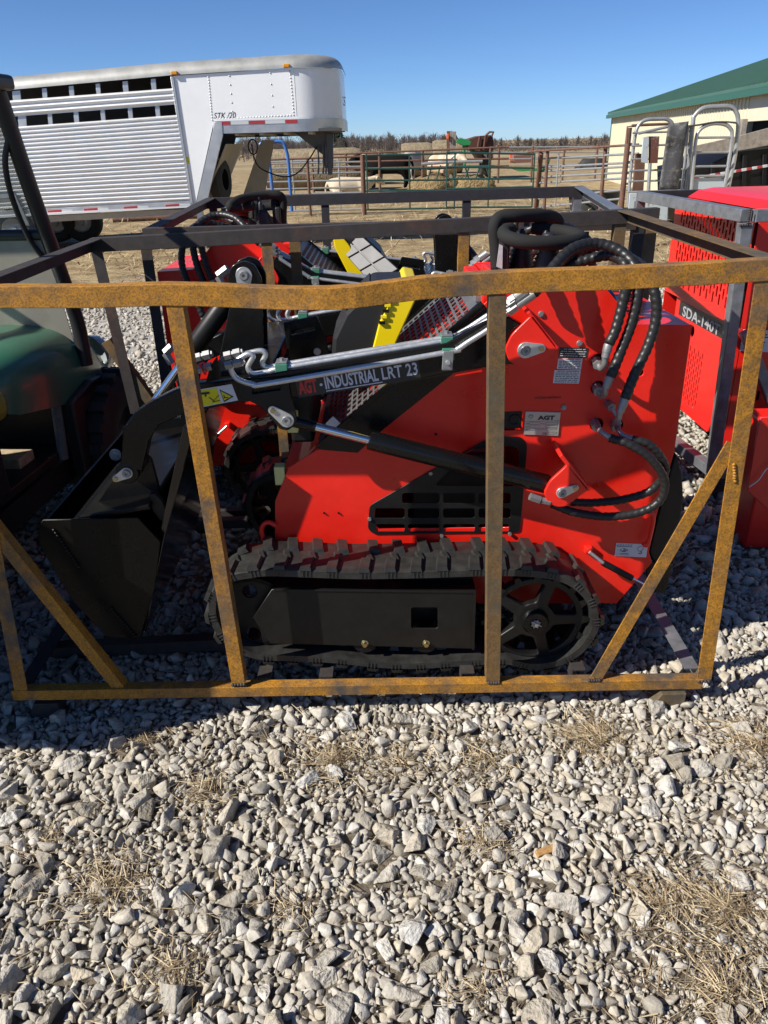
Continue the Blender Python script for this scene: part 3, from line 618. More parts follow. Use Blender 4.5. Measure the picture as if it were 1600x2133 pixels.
    e = P(1104, 1034, Yv-.03); B_(G().hexnut(e, e+Vector((.03, 0, -.012)), .012).hexnut(e+Vector((.034, 0, -.013)), e+Vector((.06, 0, -.02)), .010).obj('port_fitting', ZINCB, R))
    # ---- hydraulic tubes
    def px3(l): return [P(*q[:2], Y=q[2]) for q in l]
    yt = Ya-.012
    T1 = px3([(505, 752, yt), (488, 758, yt), (482, 772, yt), (496, 790, yt), (530, 801, yt-.005), (566, 798, yt-.005), (925, 735, yt), (952, 728, yt), (975, 713, yt), (1012, 690, yt), (1050, 663, yt)])
    T2 = px3([(495, 750, Ya+.02), (515, 738, Ya+.02), (527, 742, Ya+.02), (517, 765, Ya+.02), (528, 778, Ya+.02), (560, 774, Ya+.02), (605, 764, Ya+.02), (920, 711, Ya+.02), (958, 701, Ya+.02), (1015, 668, Ya+.015), (1048, 646, Ya+.01)])
    T3 = px3([(495, 742, Ya+.045), (540, 731, Ya+.045), (553, 738, Ya+.045), (547, 757, Ya+.045), (560, 766, Ya+.045), (605, 757, Ya+.045), (920, 705, Ya+.045), (960, 693, Ya+.045), (1015, 658, Ya+.04), (1060, 630, Ya+.04)])
    for T in (T1, T2, T3): B_(G().tube(spl(T, 6), .0078, 12).obj('hydraulic_tube', ZINC, R, smooth=60))
    def clamp(q, Y, w, h, d, m=GREEN_C, tall=0):
        c = P(*q, Y=Y); B_(G().box((c.x-w/2, Y-d/2, c.z-h/2), (c.x+w/2, Y+d/2, c.z+h/2)).obj('tube_clamp', m, R, bevel=.002))
        B_(G().box((c.x-w*.45, Y-d*.45, c.z+h/2+.0005), (c.x+w*.45, Y+d*.45, c.z+h/2+.005)).obj('clamp_cap', ZINCB, R, bevel=.001))
        B_(G().hexnut((c.x, Y, c.z+h/2+.005), (c.x, Y, c.z+h/2+.012), .006).obj('bolt', ZINCB, R))
    clamp((588, 764), Ya+.03, .034, .026, .05); clamp((930, 708), Ya+.03, .034, .026, .05)
    c = P(933, 752, yt-.012); B_(plate('clamp_plate', ZINCB, rnd([(c.x-.016, c.z-.026), (c.x+.013, c.z-.026), (c.x+.016, c.z+.026), (c.x-.013, c.z+.026)], .003), yt-.012, .006, R)); B_(G().hexnut((c.x, yt-.012, c.z-.004), (c.x, yt-.02, c.z-.004), .0065).obj('bolt', ZINC, R))
    B_(G().box((c.x-.014, yt-.006, c.z+.0), (c.x+.018, Ya-.001, c.z+.03)).obj('tube_clamp', GREEN_C, R, bevel=.002))
    # couplers at the arm's front
    q0 = P(475, 775, Ya-.02)
    cp = [(432, 748), (478, 742), (500, 757)]
    B_(plate('coupler_plate', BLACK, XZ([(428, 798), (438, 762), (452, 742), (462, 790)], Ya-.03), Ya-.03, .005, R))
    for i, (u, v, Yq) in enumerate(((405, 746, Ya+.03), (408, 771, Ya-.02), (468, 742, Ya+.03), (470, 762, Ya-.015))):
        s = P(u, v, Yq); d = Vector((.93, 0, .2)); g = G()
        for k, (l0, l1, r) in enumerate(((0, .022, .0125), (.024, .03, .0095), (.03, .052, .0135), (.054, .06, .009))): g.hexnut(s+d*l0*.92, s+d*l1*.92, r)
        B_(g.obj('coupler', ZINCB, R))
    B_(G().tube(spl(px3([(397, 750, Ya-.03), (405, 765, Ya-.035), (425, 755, Ya-.035), (428, 780, Ya-.035), (415, 758, Ya-.03)]), 6), .0022, 6).obj('red_tie', REDTIE, R, smooth=True))
    # fittings where the tubes meet the hoses
    for s, e in (((1040, 662), (1112, 612)), ((1050, 636), (1095, 606)), ((1046, 645), (1098, 608))):
        a = P(*s, Y=yt+.01); b = P(*e, Y=yt+.01); d = (b-a); g = G()
        for l0, l1, r in ((0, .22, .0105), (.24, .5, .0145), (.52, 1.0, .0125)): (g.hexnut if l1 < .9 else g.cyl)(a+d*l0, a+d*l1, r)
        B_(g.obj('hose_fitting', ZINCB, R))
    # ---- spiral-wrapped hoses
    def hose(l, r=.0148, pitch=.019, name='hydraulic_hose', mr=True):
        p = spl(px3(l), 14); tot = 0; q = [p[0]]
        for i in range(1, len(p)): 
            if (p[i]-q[-1]).length > .0035: q.append(p[i])
        rr = lambda S, a: r*(.80+.23*abs(sin(pi*S/pitch+a/2))**.55)
        o = G().tube(q, rr, 14).obj(name, WRAP, R, smooth=True); 
        if mr: both.append(o)
        return o
    Yh = 2.09
    hose([(1112, 612, 2.07), (1150, 560, 2.11), (1190, 520, 2.15), (1240, 507, 2.18), (1290, 522, 2.16), (1324, 558, 2.12), (1329, 610, 2.10), (1316, 672, 2.09), (1292, 735, 2.08), (1272, 785, 2.07)])
    hose([(1100, 604, 2.10), (1140, 570, 2.16), (1185, 533, 2.22), (1235, 512, 2.26), (1290, 528, 2.22), (1345, 562, 2.13), (1364, 610, 2.10), (1367, 660, 2.09), (1352, 715, 2.08), (1322, 780, 2.07), (1302, 830, 2.06)])
    hose([(1150, 590, 2.2), (1182, 557, 2.22), (1224, 541, 2.22), (1270, 532, 2.2), (1300, 548, 2.14), (1305, 590, 2.1), (1295, 640, 2.09), (1281, 690, 2.08), (1267, 718, 2.075)])
    hose([(1270, 912, 2.06), (1310, 925, 2.04), (1355, 955, 2.03), (1384, 1000, 2.03), (1375, 1042, 2.035), (1335, 1066, 2.04), (1270, 1076, 2.05), (1200, 1068, 2.06), (1150, 1050, 2.07)], .0128)
    hose([(1315, 915, 2.07), (1350, 925, 2.06), (1378, 955, 2.06), (1385, 985, 2.07), (1355, 1022, 2.09), (1300, 1040, 2.1), (1240, 1047, 2.1), (1190, 1046, 2.09)], .0128)
    def elbow(path, Yend, ferr=True):
        l = px3(path); B_(G().tube(spl(l, 6), .0082, 12).obj('elbow', ZINCB, R, smooth=60))
    def ferrule(a, b, Y, r=.0125): a, b = P(*a, Y=Y), P(*b, Y=Y); B_(G().tube([a, a.lerp(b, .1), a.lerp(b, .6), a.lerp(b, .62), b], [r*.9, r, r, r*.9, r*.88], 12).obj('ferrule', ZINCB, R, smooth=50))
    ferrule((1268, 716), (1261, 744), 2.078); elbow([(1260, 742, 2.08), (1259, 760, 2.085), (1252, 768, 2.11), (1247, 757, 2.14), (1246, 752, 2.18)], 2.16)
    ferrule((1271, 783), (1262, 808), 2.07); elbow([(1261, 806, 2.07), (1260, 820, 2.08), (1252, 826, 2.11), (1247, 814, 2.14), (1246, 808, 2.18)], 2.16)
    ferrule((1303, 828), (1292, 858), 2.062); elbow([(1291, 856, 2.065), (1289, 872, 2.07), (1282, 880, 2.09), (1284, 885, 2.13), (1285, 886, 2.18)], 2.16)
    for q in ((1246, 755), (1247, 810), (1243, 884), (1285, 886)):
        c = P(*q, Y=2.14); B_(G().hexnut((c.x, 2.175, c.z), (c.x-.004, 2.125, c.z-.004), .0145).obj('adapter_nut', ZINCB, R))
    ferrule((1268, 910), (1300, 921), 2.06, .011); elbow([(1243, 886, 2.13), (1250, 896, 2.08), (1262, 906, 2.06), (1280, 914, 2.06)], 2.1)
    ferrule((1308, 912), (1340, 921), 2.07, .011); elbow([(1286, 888, 2.13), (1290, 898, 2.09), (1300, 908, 2.07), (1316, 914, 2.07)], 2.1)
    c = P(1268, 842, 2.15); B_(G().hexnut(c+Vector((0, .012, 0)), c+Vector((.004, -.02, -.004)), .0125).cyl(c+Vector((.004, -.02, -.004)), c+Vector((.03, -.035, -.05)), .005, 10).obj('bleed_fitting', ZINCB, R))
    # blue spring end by the rear deck
    a, b = P(1262, 600, 2.2), P(1300, 640, 2.2); G().cyl(a, b, .006, 12).obj('blue_spring', BLUEM, R, smooth=50)
    # ---- rear: tow hook, gas strut, platform board
    def hook(cx, cz, Y, s, name='tow_hook', rot=0):
        pts = [Vector((cx+s*sin(rot+t)*.030, Y, cz+s*(cos(rot+t)-1)*.03)) for t in [k*pi/10-.2 for k in range(11)]]
        return pts
    tz = [P(u, v, Yp-.03) for u, v in ((1352, 1066), (1360, 1072), (1360, 1090), (1352, 1125), (1346, 1136), (1340, 1132))]
    B_(G().tube(spl(tz, 4), .0075, 8).obj('tow_hook', RED, R, smooth=50)); 
    tz = [P(u, v, Yp-.01) for u, v in ((549, 1128), (545, 1105), (550, 1092), (561, 1088), (574, 1094))]
    G().tube(spl(tz, 5), .0078, 8).obj('lift_eye', RED, R, smooth=50)
    a, b, c = P(1228, 1150, Yp-.03), P(1256, 1172, Yp-.035), P(1316, 1204, Yp-.035); e = P(1352, 1222, Yp-.03)
    B_(G().box((a.x-.012, Yp-.02, a.z-.012), (a.x+.012, Yp-.001, a.z+.012)).obj('strut_mount', RED, R, bevel=.004)); B_(G().cyl(a, b, .0055, 10).obj('strut_end', ZINC, R, smooth=40)); B_(G().cyl(b, c, .0105, 16).obj('gas_strut', BLACKM, R, smooth=40)); B_(G().cyl(c, e, .0045, 10).obj('strut_rod', CHROME, R, smooth=40))
    pf = XZ([(1408, 945), (1421, 985), (1424, 1040), (1418, 1085), (1390, 1150), (1362, 1172), (1353, 1150), (1370, 1077)], Yp+.02)
    plate('rear_platform', BLACKM, pf, Yp+.02, ye-Yp-.04, R, (), .004)
    B_(plate('platform_bracket', BLACK, XZ([(1345, 1170), (1402, 1176), (1385, 1240), (1350, 1222)], Yp+.01), Yp+.01, .01, R))
    # ---- decals
    def onpanel(px, py, ang, Y): c = P(px, py, Y); return Matrix.Translation((c.x, Y, c.z)) @ FR_XZ(0) @ Matrix.Rotation(radians(ang), 4, 'Z')
    def label(name, quad, m, Y, par=R): return plate(name, m, XZ(quad, Y), Y, .0008, par, (), 0)
    for q, m, rows, ink in (([(1166, 724), (1226, 725), (1222, 746), (1163, 744)], LABELK, 4, INKW), ([(1163, 747), (1214, 747), (1210, 770), (1160, 768)], LABELW, 6, INKK), ([(1155, 771), (1210, 771), (1206, 799), (1152, 798)], LABELW, 7, INKK)):
        Lb = label('warning_label', q, m, Yp-.0015); t0, t1, b1, b0 = [Vector(p) for p in q]; g = G()
        for k in range(rows):
            f = (k+.7)/(rows+.4); l = t0.lerp(b0, f); r_ = t1.lerp(b1, f); s0 = .06+(.25*random.random() if k == 0 else 0)
            while s0 < .92:
                s1 = min(.95, s0+random.uniform(.03, .12)); p0, p1 = l.lerp(r_, s0), l.lerp(r_, s1); A, C = P(p0.x, p0.y, Yp-.0019), P(p1.x, p1.y, Yp-.0019)
                g.box((A.x, Yp-.0020, A.z-.0009), (C.x, Yp-.0016, A.z+.0009)); s0 = s1+random.choice([.012, .02, .05])
            if random.random() < .3: continue
        kind(g.obj('fine_print', ink, Lb), 'stuff')
    NPq = [(1095, 857), (1168, 859), (1163, 908), (1091, 905)]
    npz = plate('name_plate', PLATE, XZ(NPq, Yp-.003), Yp-.004, .004, R, (), .0006); Yn = Yp-.0045
    text('lettering', 'AGT', INKK, onpanel(1120, 874, -1.5, Yn), .0165, npz, w=.050, bold=.0009)
    c = P(1106, 868, Yn); g = G()
    for k in range(12): a = pi*k/11; p = Vector((c.x+.0058*cos(a), Yn, c.z+.0058*sin(a))); g.box((p.x-.0011, Yn-.0004, p.z-.0011), (p.x+.0011, Yn+.0004, p.z+.0011))
    g.obj('emblem_gear', INKB, npz); plate('emblem_leaf', INKG, [(c.x+.006*cos(a), c.z-.0012+.006*sin(a)) for a in [pi+pi*k/10 for k in range(11)]], Yn, .0005, npz, (), 0)
    g = G(); g.box((P(1094, 877).x, Yn-.0002, P(1100, 877).z-.0004), (P(1165, 878).x, Yn+.0004, P(1100, 877).z+.0003)); g.obj('plate_rule', INKK, npz)
    for k, (x0, x1, yq) in enumerate(((1103, 1126, 882), (1136, 1162, 882), (1103, 1124, 888), (1136, 1161, 888), (1102, 1160, 894), (1141, 1160, 902))):
        a, b = P(x0, yq+2.4, Yn), P(x1, yq-2.4, Yn); t = .0004; g = G()
        for (u0, u1, v0, v1) in ((a.x, b.x, a.z, a.z+t), (a.x, b.x, b.z-t, b.z), (a.x, a.x+t, a.z, b.z), (b.x-t, b.x, a.z, b.z)): g.box((u0, Yn-.0002, v0), (u1, Yn+.0004, v1))
        g.obj('plate_field', INKK, npz)
    text('lettering', 'LRT23251230000016', INKW, onpanel(1104, 896, -1.5, Yn), .0052, npz, w=.058); text('lettering', 'CE', INKK, onpanel(1130, 905, -1.5, Yn), .0085, npz, w=.012)
    for s, u, v in (('TYPE', 1095, 884), ('Power', 1127, 884), ('Load', 1095, 890), ('S/N', 1095, 896)): text('lettering', s, INKK, onpanel(u, v, -1.5, Yn), .0045, npz)
    text('serial_number', 'LRT23251230000016', INKDR, onpanel(1114, 831, 0, Yp-.0012), .0085, R, w=.076)
    hk = label('lifting_label', [(1284, 1131), (1350, 1134), (1346, 1161), (1280, 1158)], LABELW, Yp-.0015); Yk = Yp-.0022; g = G()
    c = P(1300, 1144, Yk); g.tube([(c.x+.011*cos(t), Yk, c.z+.009*sin(t)) for t in [pi+pi*k/8 for k in range(9)]], .0009, 5); g.tube([(c.x+.004*cos(t), Yk, c.z+.004*sin(t)-.002) for t in [2.2-4.5*k/10 for k in range(11)]], .001, 5)
    for k in range(6): p = P(1286+k*5.6, 1137, Yk); g.tube([(p.x, Yk, p.z), (p.x+.004, Yk, p.z+.005)], .0007, 4)
    p, q = P(1285, 1138, Yk), P(1317, 1139, Yk); g.tube([p, q], .0007, 4); p, q = P(1292, 1154, Yk), P(1309, 1154, Yk); g.tube([p, q], .001, 4); g.obj('anchor_symbol', INKK, hk)
    c = P(1334, 1143, Yk); g = G().tube([(c.x+.009*cos(2*pi*k/16), Yk, c.z+.009*sin(2*pi*k/16)) for k in range(16)], .0006, 4, closed=True); g.tube([(c.x+.001+.0045*cos(t), Yk, c.z-.014+.0045*sin(t)) for t in [1.4-4.2*k/10 for k in range(11)]], .0012, 5); g.obj('hook_symbol', INKK, hk)
    # arm lettering on both sides
    def arm_text(back):
        Yq = (Ya-.0012) if not back else 2*YC-(Ya-.0012)
        p0, p1 = P(622, 824, Ya), P(876, 783, Ya); dx = (p1-p0); L = dx.length; an = atan2(dx.z, dx.x)
        if back: F = Matrix.Translation((p1.x, Yq, p1.z)) @ FR_XZB(0) @ Matrix.Rotation(-an, 4, 'Z')
        else: F = Matrix.Translation((p0.x, Yq, p0.z)) @ FR_XZ(0) @ Matrix.Rotation(an, 4, 'Z')
        par = plate('arm_decal', LABELK, [(0, -.006), (L, -.006), (L, .058), (0, .058)], 0, .0008, R, (), 0, F=F)
        T = lambda x_, y_: F @ Matrix.Translation((x_, y_, .0004))
        text('lettering', 'AGT', INKR, T(.004, .004), .052, par, w=.052, bold=.0022); text('lettering', '.', INKW, T(.062, .018), .05, par, bold=.001)
        text('lettering', 'INDUSTRIAL', INKW, T(.078, .007), .047, par, w=.148, bold=.0012); text('lettering', 'LRT 23', INKW, T(.236, .007), .047, par, w=.098, bold=.0008)
        g = G(F @ Matrix.Translation((0, 0, .0006))); g.box((.078, -.001, -.0004), (.235, .0018, .0004)); g.obj('underline', INKW, par)
    arm_text(False); arm_text(True)
    # warning sticker on the arm
    S = label('pinch_label', [(413, 812), (483, 800), (496, 834), (422, 848)], LABELW, Ya-.0012); Ys = Ya-.0018
    label('yellow_panel', [(415, 814), (451, 808), (461, 839), (424, 846)], INKY, Ys, S)
    label('warning_triangle', [(457, 811), (487, 826), (467, 838)], INKK, Ys, S); label('triangle_fill', [(460, 815), (482, 826), (467, 834)], INKY, Ys-.0006, S)
    g = G()
    for u0, v0, u1, v1, r in ((420, 820, 436, 818, .004), (436, 828, 444, 834, .0016), (443, 838, 456, 823, .0012), (443, 838, 458, 834, .0012), (428, 818, 428, 826, .003), (466, 829, 476, 828, .0016), (466, 823, 469, 829, .0018)): g.tube([P(u0, v0, Ys-.0008), P(u1, v1, Ys-.0008)], r*.8, 5)
    g.obj('warning_pictogram', INKK, S)
    # ---- track
    lp = [(480, 1199), (520, 1191), (557, 1187), (650, 1190), (750, 1193), (880, 1191), (1011, 1187), (1100, 1188), (1162, 1196), (1205, 1215), (1235, 1247), (1248, 1285), (1245, 1318), (1217, 1358), (1180, 1382), (1140, 1393), (1096, 1394), (1047, 1384), (970, 1388), (860, 1394), (780, 1391), (695, 1382), (600, 1378), (530, 1373), (475, 1347), (443, 1306), (434, 1260), (450, 1220)]
    base = [P(u, v, Yt) for u, v in lp]; loop = spl([(p.x, Yt, p.z) for p in base], 8, True)
    tot = sum((loop[i]-loop[i-1]).length for i in range(len(loop))); NL = 34; ring = []; s = 0; j = 0; acc = 0
    M_ = 144; tgt = [tot*k/M_ for k in range(M_)]; out_ = []; k = 0; acc = 0
    for i in range(len(loop)):
        a, b = loop[i], loop[(i+1) % len(loop)]; l = (b-a).length
        while k < M_ and tgt[k] <= acc+l: out_.append(a.lerp(b, (tgt[k]-acc)/l)); k += 1
        acc += l
    ring = out_; M_ = len(ring); cen = sum(ring, Vector())/M_; tang = [(ring[(i+1) % M_]-ring[i-1]).normalized() for i in range(M_)]
    nor = [Vector((-t.z, 0, t.x)) for t in tang]
    if (nor[10].dot(ring[10]-cen)) < 0: nor = [-n for n in nor]
    W_ = Yp-.012-Yt; th = .022
    prof = [(0, -.001), (0, -th), (W_, -th), (W_, -.001), (W_-.006, .0025), (.006, .0025)]; vs = []; fs = []
    for i in range(M_):
        for dy, dn in prof: vs.append(ring[i]+Vector((0, dy, 0))+nor[i]*dn)
    n6 = len(prof); fs = [(i*n6+q, i*n6+(q+1) % n6, ((i+1) % M_)*n6+(q+1) % n6, ((i+1) % M_)*n6+q) for i in range(M_) for q in range(n6)]
    trk = G().add(vs, fs).obj('track', RUBBER, R, smooth=35)
    # tread bars: three staggered blocks joined as one lug
    hgt = .0125; g = G()
    def block(y0, y1, x0, x1, sk, h=hgt): 
        return [(x0+sk, y0, 0), (x1+sk, y0, 0), (x1, y1, 0), (x0, y1, 0), (x0+sk+.004, y0+.003, h), (x1+sk-.004, y0+.003, h), (x1-.004, y1-.003, h), (x0+.004, y1-.003, h)]
    FC = [(0, 1, 5, 4), (1, 2, 6, 5), (2, 3, 7, 6), (3, 0, 4, 7), (4, 5, 6, 7)]
    w3 = W_/5
    g.add(block(-.003, 1.9*w3, -.020, .016, -.006), FC); g.add(block(1.9*w3+.001, 3.0*w3, -.008, .014, .008, hgt*.7), FC); g.add(block(3.0*w3+.002, W_+.003, -.002, .034, .008), FC)
    lm = g.mesh('tread_lug', RUBBER); li = G()
    for q in (-.016, -.005, .006): li.box((q, -.0025, -.018), (q+.0025, .001, .0015))
    rm = li.mesh('side_rib', RUBBER)
    gl = G(); gl.add([(-.016, W_*.36, 0), (.016, W_*.36, 0), (.016, W_*.64, 0), (-.016, W_*.64, 0), (-.007, W_*.42, -.026), (.007, W_*.42, -.026), (.007, W_*.58, -.026), (-.007, W_*.58, -.026)], FC); gm = gl.mesh('guide_lug', RUBBER)
    trk2 = mirrored(trk, YC, R)
    for kk in range(NL):
        i = int(kk*M_/NL); p, t, n = ring[i], tang[i], nor[i]
        for fl_, tk in ((0, trk), (1, trk2)):
            sy = -1 if fl_ else 1; Y0 = p.y if not fl_ else 2*YC-p.y
            Mx = Matrix(((t.x, 0, n.x, p.x), (0, sy, 0, Y0), (t.z, 0, n.z, p.z), (0, 0, 0, 1)))
            link(bpy.data.objects.new('tread_lug', lm), tk, Mx @ Matrix.Translation((0, 0, .002)))
            if kk % 1 == 0: link(bpy.data.objects.new('side_rib', rm), tk, Mx)
            link(bpy.data.objects.new('guide_lug', gm), tk, Mx @ Matrix.Translation((0, 0, -th+.001)))
    # undercarriage: frame box, idler, rollers, sprocket
    fo = XZ([(566, 1228), (992, 1233), (986, 1352), (563, 1341), (527, 1287)], Yt+.022)
    B_(plate('track_frame', BLACKM, fo, Yt+.022, .006, R, (rnd(XZ([(857, 1266), (912, 1266), (912, 1309), (857, 1309)], Yt+.022), .008),), .002))
    a, b = P(570, 1226, Yt+.022), P(990, 1231, Yt+.022)
    B_(G().prism([(a.x, Yt+.018, a.z), (b.x, Yt+.018, b.z), (b.x, Yt+.018, b.z-.006), (a.x, Yt+.018, a.z-.006)], (0, .1, 0)).obj('frame_flange', BLACKM, R, bevel=.001))
    B_(G().box((a.x+.02, Yt+.09, P(700, 1330, Yt).z), (b.x, Yt+.13, a.z-.01)).obj('frame_core', BLACKM, R)); B_(G().box((b.x-.004, Yt+.016, P(985, 1352, Yt+.02).z), (b.x+.002, Yt+.1, b.z)).obj('frame_end', BLACKM, R))
    for u in (760, 888):
        c = P(u, 1342, Yt+.016); B_(G().lathe((c.x, Yt+.022, c.z), (0, -1, 0), [(0, .004), (.006, .004), (.011, .002), (.0115, 0)], 16).hexnut((c.x, Yt+.02, c.z), (c.x, Yt+.008, c.z), .0078).obj('roller_bolt', BRASS, R))
        B_(G().lathe((c.x, Yt+.03, c.z-.006), (0, 1, 0), [(0, 0), (.036, 0), (.04, .006), (.04, .035), (.02, .04), (.02, .07), (.04, .075), (.04, .11), (0, .11)], 28).obj('roller', BLACKM, R, smooth=40))
    c = P(522, 1268, Yt+.04); c2 = P(1118, 1268, Yt+.02)
    zi = (P(520, 1192, Yt+.04).z+P(520, 1365, Yt+.04).z)/2; ri = (P(520, 1192, Yt+.04).z-P(520, 1365, Yt+.04).z)/2-.026
    B_(plate('idler_disc', BLACKM, circ((c.x, zi), ri, 40), Yt+.05, .01, R, [circ((c.x+ri*.62*cos(t), zi+ri*.62*sin(t)), ri*.19, 16) for t in [k*pi/3+.5 for k in range(6)]], .001))
    B_(G().lathe((c.x, Yt+.05, zi), (0, 1, 0), [(ri-.012, 0), (ri, 0), (ri, .07), (ri-.012, .07)], 40, True).obj('idler_rim', BLACKM, R, smooth=40))
    rs = (P(1118, 1192, Yt+.03).z-P(1118, 1390, Yt+.03).z)/2-.024; zs = (P(1118, 1192, Yt+.03).z+P(1118, 1390, Yt+.03).z)/2; cx = c2.x
    hl = []
    for k in range(5):
        t = 2*pi*k/5+.62; A = 2*pi/5*.5-.13; ro, rI = rs*.86, rs*.42
        hl.append(rnd([(cx+ro*cos(t+A*s_), zs+ro*sin(t+A*s_)) for s_ in (-1, -.5, 0, .5, 1)]+[(cx+rI*cos(t+A*.62*s_), zs+rI*sin(t+A*.62*s_)) for s_ in (1, 0, -1)], .008, 3))
    B_(plate('sprocket', BLACKM, circ((cx, zs), rs, 48), Yt+.035, .03, R, hl, .004))
    B_(G().lathe((cx, Yt+.035, zs), (0, -1, 0), [(0, .012), (.012, .012), (.018, .02), (.036, .02), (.042, .012), (.043, 0)], 28).obj('sprocket_hub', BLACK, R, smooth=40)); B_(plate('lock_washer', ZINCB, [(cx+(.017 if k % 2 else .012)*cos(2*pi*k/16), zs+(.017 if k % 2 else .012)*sin(2*pi*k/16)) for k in range(16)], Yt+.013, .002, R, (), .0003)); B_(G().cyl((cx, Yt+.016, zs), (cx, Yt+.006, zs), .006, 12).cyl((cx-.014, Yt+.01, zs+.012), (cx+.016, Yt+.006, zs-.004), .0016, 6).obj('hub_pin', ZINC, R))
    tm = G().add([(-.014, 0, 0), (.014, 0, 0), (.014, .05, 0), (-.014, .05, 0), (-.006, 0, .02), (.006, 0, .02), (.006, .05, .02), (-.006, .05, .02)], FC+[(3, 2, 1, 0)]).mesh('sprocket_tooth', BLACKM)
    for k in range(16):
        t = 2*pi*k/16
        for fl_ in (0, 1):
            Y0 = Yt+.03 if not fl_ else 2*YC-Yt-.03; sy = 1 if not fl_ else -1
            link(bpy.data.objects.new('sprocket_tooth', tm), R, Matrix(((-sin(t), 0, cos(t), cx+rs*.97*cos(t)), (0, sy, 0, Y0), (cos(t), 0, sin(t), zs+rs*.97*sin(t)), (0, 0, 0, 1))))
    # ---- control station
    hb = G(); K = lambda u, v, Y: P(u, v, Y)
    l1 = spl([K(1036, 560, 2.38), K(1033, 510, 2.38), K(1031, 470, 2.38), K(1045, 452, 2.39), K(1080, 449, 2.40), K(1125, 449, 2.44), K(1152, 453, 2.50), K(1162, 466, 2.53), K(1140, 474, 2.5)], 8)
    G().tube(l1, .0195, 14).obj('grip_bar', FOAM, R, smooth=True)
    l2 = spl([K(1108, 474, 2.46), K(1150, 480, 2.44), K(1190, 486, 2.40), K(1209, 495, 2.34), K(1195, 503, 2.28), K(1150, 506, 2.25), K(1095, 504, 2.25), K(1058, 495, 2.28), K(1050, 484, 2.34), K(1064, 478, 2.38)], 8)
    G().tube(l2, .0195, 14).obj('grip_bar', FOAM, R, smooth=True)
    for (u, v, Y, h) in ((1088, 478, 2.42, .07), (1138, 482, 2.36, .06), (1075, 458, 2.52, .03), (1098, 449, 2.43, .03)):
        p = K(u, v, Y); G().tube([p+Vector((0, 0, -h)), p+Vector((0, 0, -.005)), p+Vector((0, 0, .003))], [.009, .0095, .004], 12).obj('lever', PLASTIC, R, smooth=50)
    for (u, Y) in ((1140, 2.30), (1085, 2.42)):
        p = K(u, 556, Y); g = G()
        pr = []
        for k in range(7): pr += [(.045-k*.003, k*.012), (.038-k*.003, k*.012+.006)]
        g.lathe(p, (0, 0, 1), [(0, -.02)]+pr+[(.02, .09), (0, .095)], 20).obj('lever_boot', PLASTIC, R, smooth=True)
    c = K(1050, 535, 2.33); G().box((c.x-.012, 2.30, c.z-.05), (c.x+.012, 2.42, c.z+.055)).obj('gauge_panel', PLASTIC, R, bevel=.006)
    G().prism([(v.x, 2.298, v.z) for v in (K(1034, 555, 2.298), K(1040, 508, 2.298), K(1047, 512, 2.298), K(1046, 560, 2.298))], (0, -.004, 0)).obj('clear_wrap', mat('crumpled_clear_film', (.45, .46, .48), .25, spec=.8, bump=.6, bscale=90), R)
    c = K(1120, 578, 2.3); G().box((c.x-.12, 2.22, c.z-.03), (c.x+.13, 2.62, c.z)).obj('control_console', RED, R, bevel=.006)
    for k in range(2):
        a = K(1052+k*160, 570, 2.40); G().beam(a, a+Vector((0, 0, .12)), .02, .012).obj('grip_support', BLACK, R)
    # ---- tilt cylinder tower between the arms, crossbeam and bucket
    yc = YC-.09
    tw = rnd(XZ([(452, 770), (478, 640), (474, 575), (484, 552), (508, 543), (530, 552), (545, 580), (550, 770)], yc), .01)
    plate('tower_plate', BLACK, tw, yc, .012, R, (), .002); plate('tower_plate', BLACK, tw, yc+.10, .012, R, (), .002)
    c = P(508, 574, yc); s = P(505, 612, yc)
    pear('pear_washer', (508, 574), (507, 612), yc-.006, .024, .014, R, False)
    G().cyl((c.x, yc+.013, c.z), (c.x, yc+.099, c.z), .03, 24).obj('cylinder_eye', BLACK, R, smooth=40)
    a, b = P(512, 574, yc+.05), P(322, 838, yc+.05); l = lambda t: a.lerp(b, t)
    G().tube([l(.04), l(.06), l(.66), l(.68)], [.025, .03, .03, .026], 26).obj('tilt_barrel', BLACKM, R, smooth=40); G().cyl(l(.66), l(.98), .0145, 20).obj('tilt_rod', CHROME, R, smooth=40)
    for u, v, du in ((455, 575, 1), (345, 735, .8)):
        e = P(u, v, yc+.02); g = G().hexnut(e, e+Vector((.03*du, 0, .02)), .014); g.hexnut(e+Vector((.0, 0, -.002)), e+Vector((.014, 0, -.034)), .013); g.obj('port_elbow', ZINCB, R)
    G().box((P(430, 800, Ya).x, Ya+.051, P(430, 822, Ya).z), (P(560, 800, Ya).x, 2*YC-Ya-.051, P(430, 785, Ya).z)).obj('arm_crossbeam', BLACK, R, bevel=.006)
    Yin = 2.42; pl = rnd(XZ([(590, 672), (660, 658), (678, 700), (690, 760), (690, 800), (630, 800), (600, 740)], Yin), .006)
    plate('inner_arm_plate', BLACK, pl, Yin, .012, R, (rnd(XZ([(607, 690), (655, 680), (655, 688), (607, 699)], Yin), .004),), .002)
    c = P(661, 732, Yin-.001); G().lathe((c.x, Yin, c.z), (0, -1, 0), [(0, .006), (.011, .006), (.012, .004), (.012, 0)], 20).obj('pivot_pin', ZINC, R, smooth=40)
    # bucket
    Y0, Y1 = 2.0, 2*YC-2.0
    bk = XZ([(82, 1092), (90, 1083), (287, 1080), (334, 1129), (322, 1225), (292, 1331), (222, 1327), (150, 1250), (80, 1132)], Y0)
    for yq in (Y0, Y1-.008): plate('bucket_side', BUCKET, bk, yq, .008, R, (), .0015)
    q = [PY(u, v, Y0) for u, v in ((84, 1094), (82, 1132), (152, 1250), (224, 1327), (292, 1331))]
    vs, t = [], .007
    g = G()
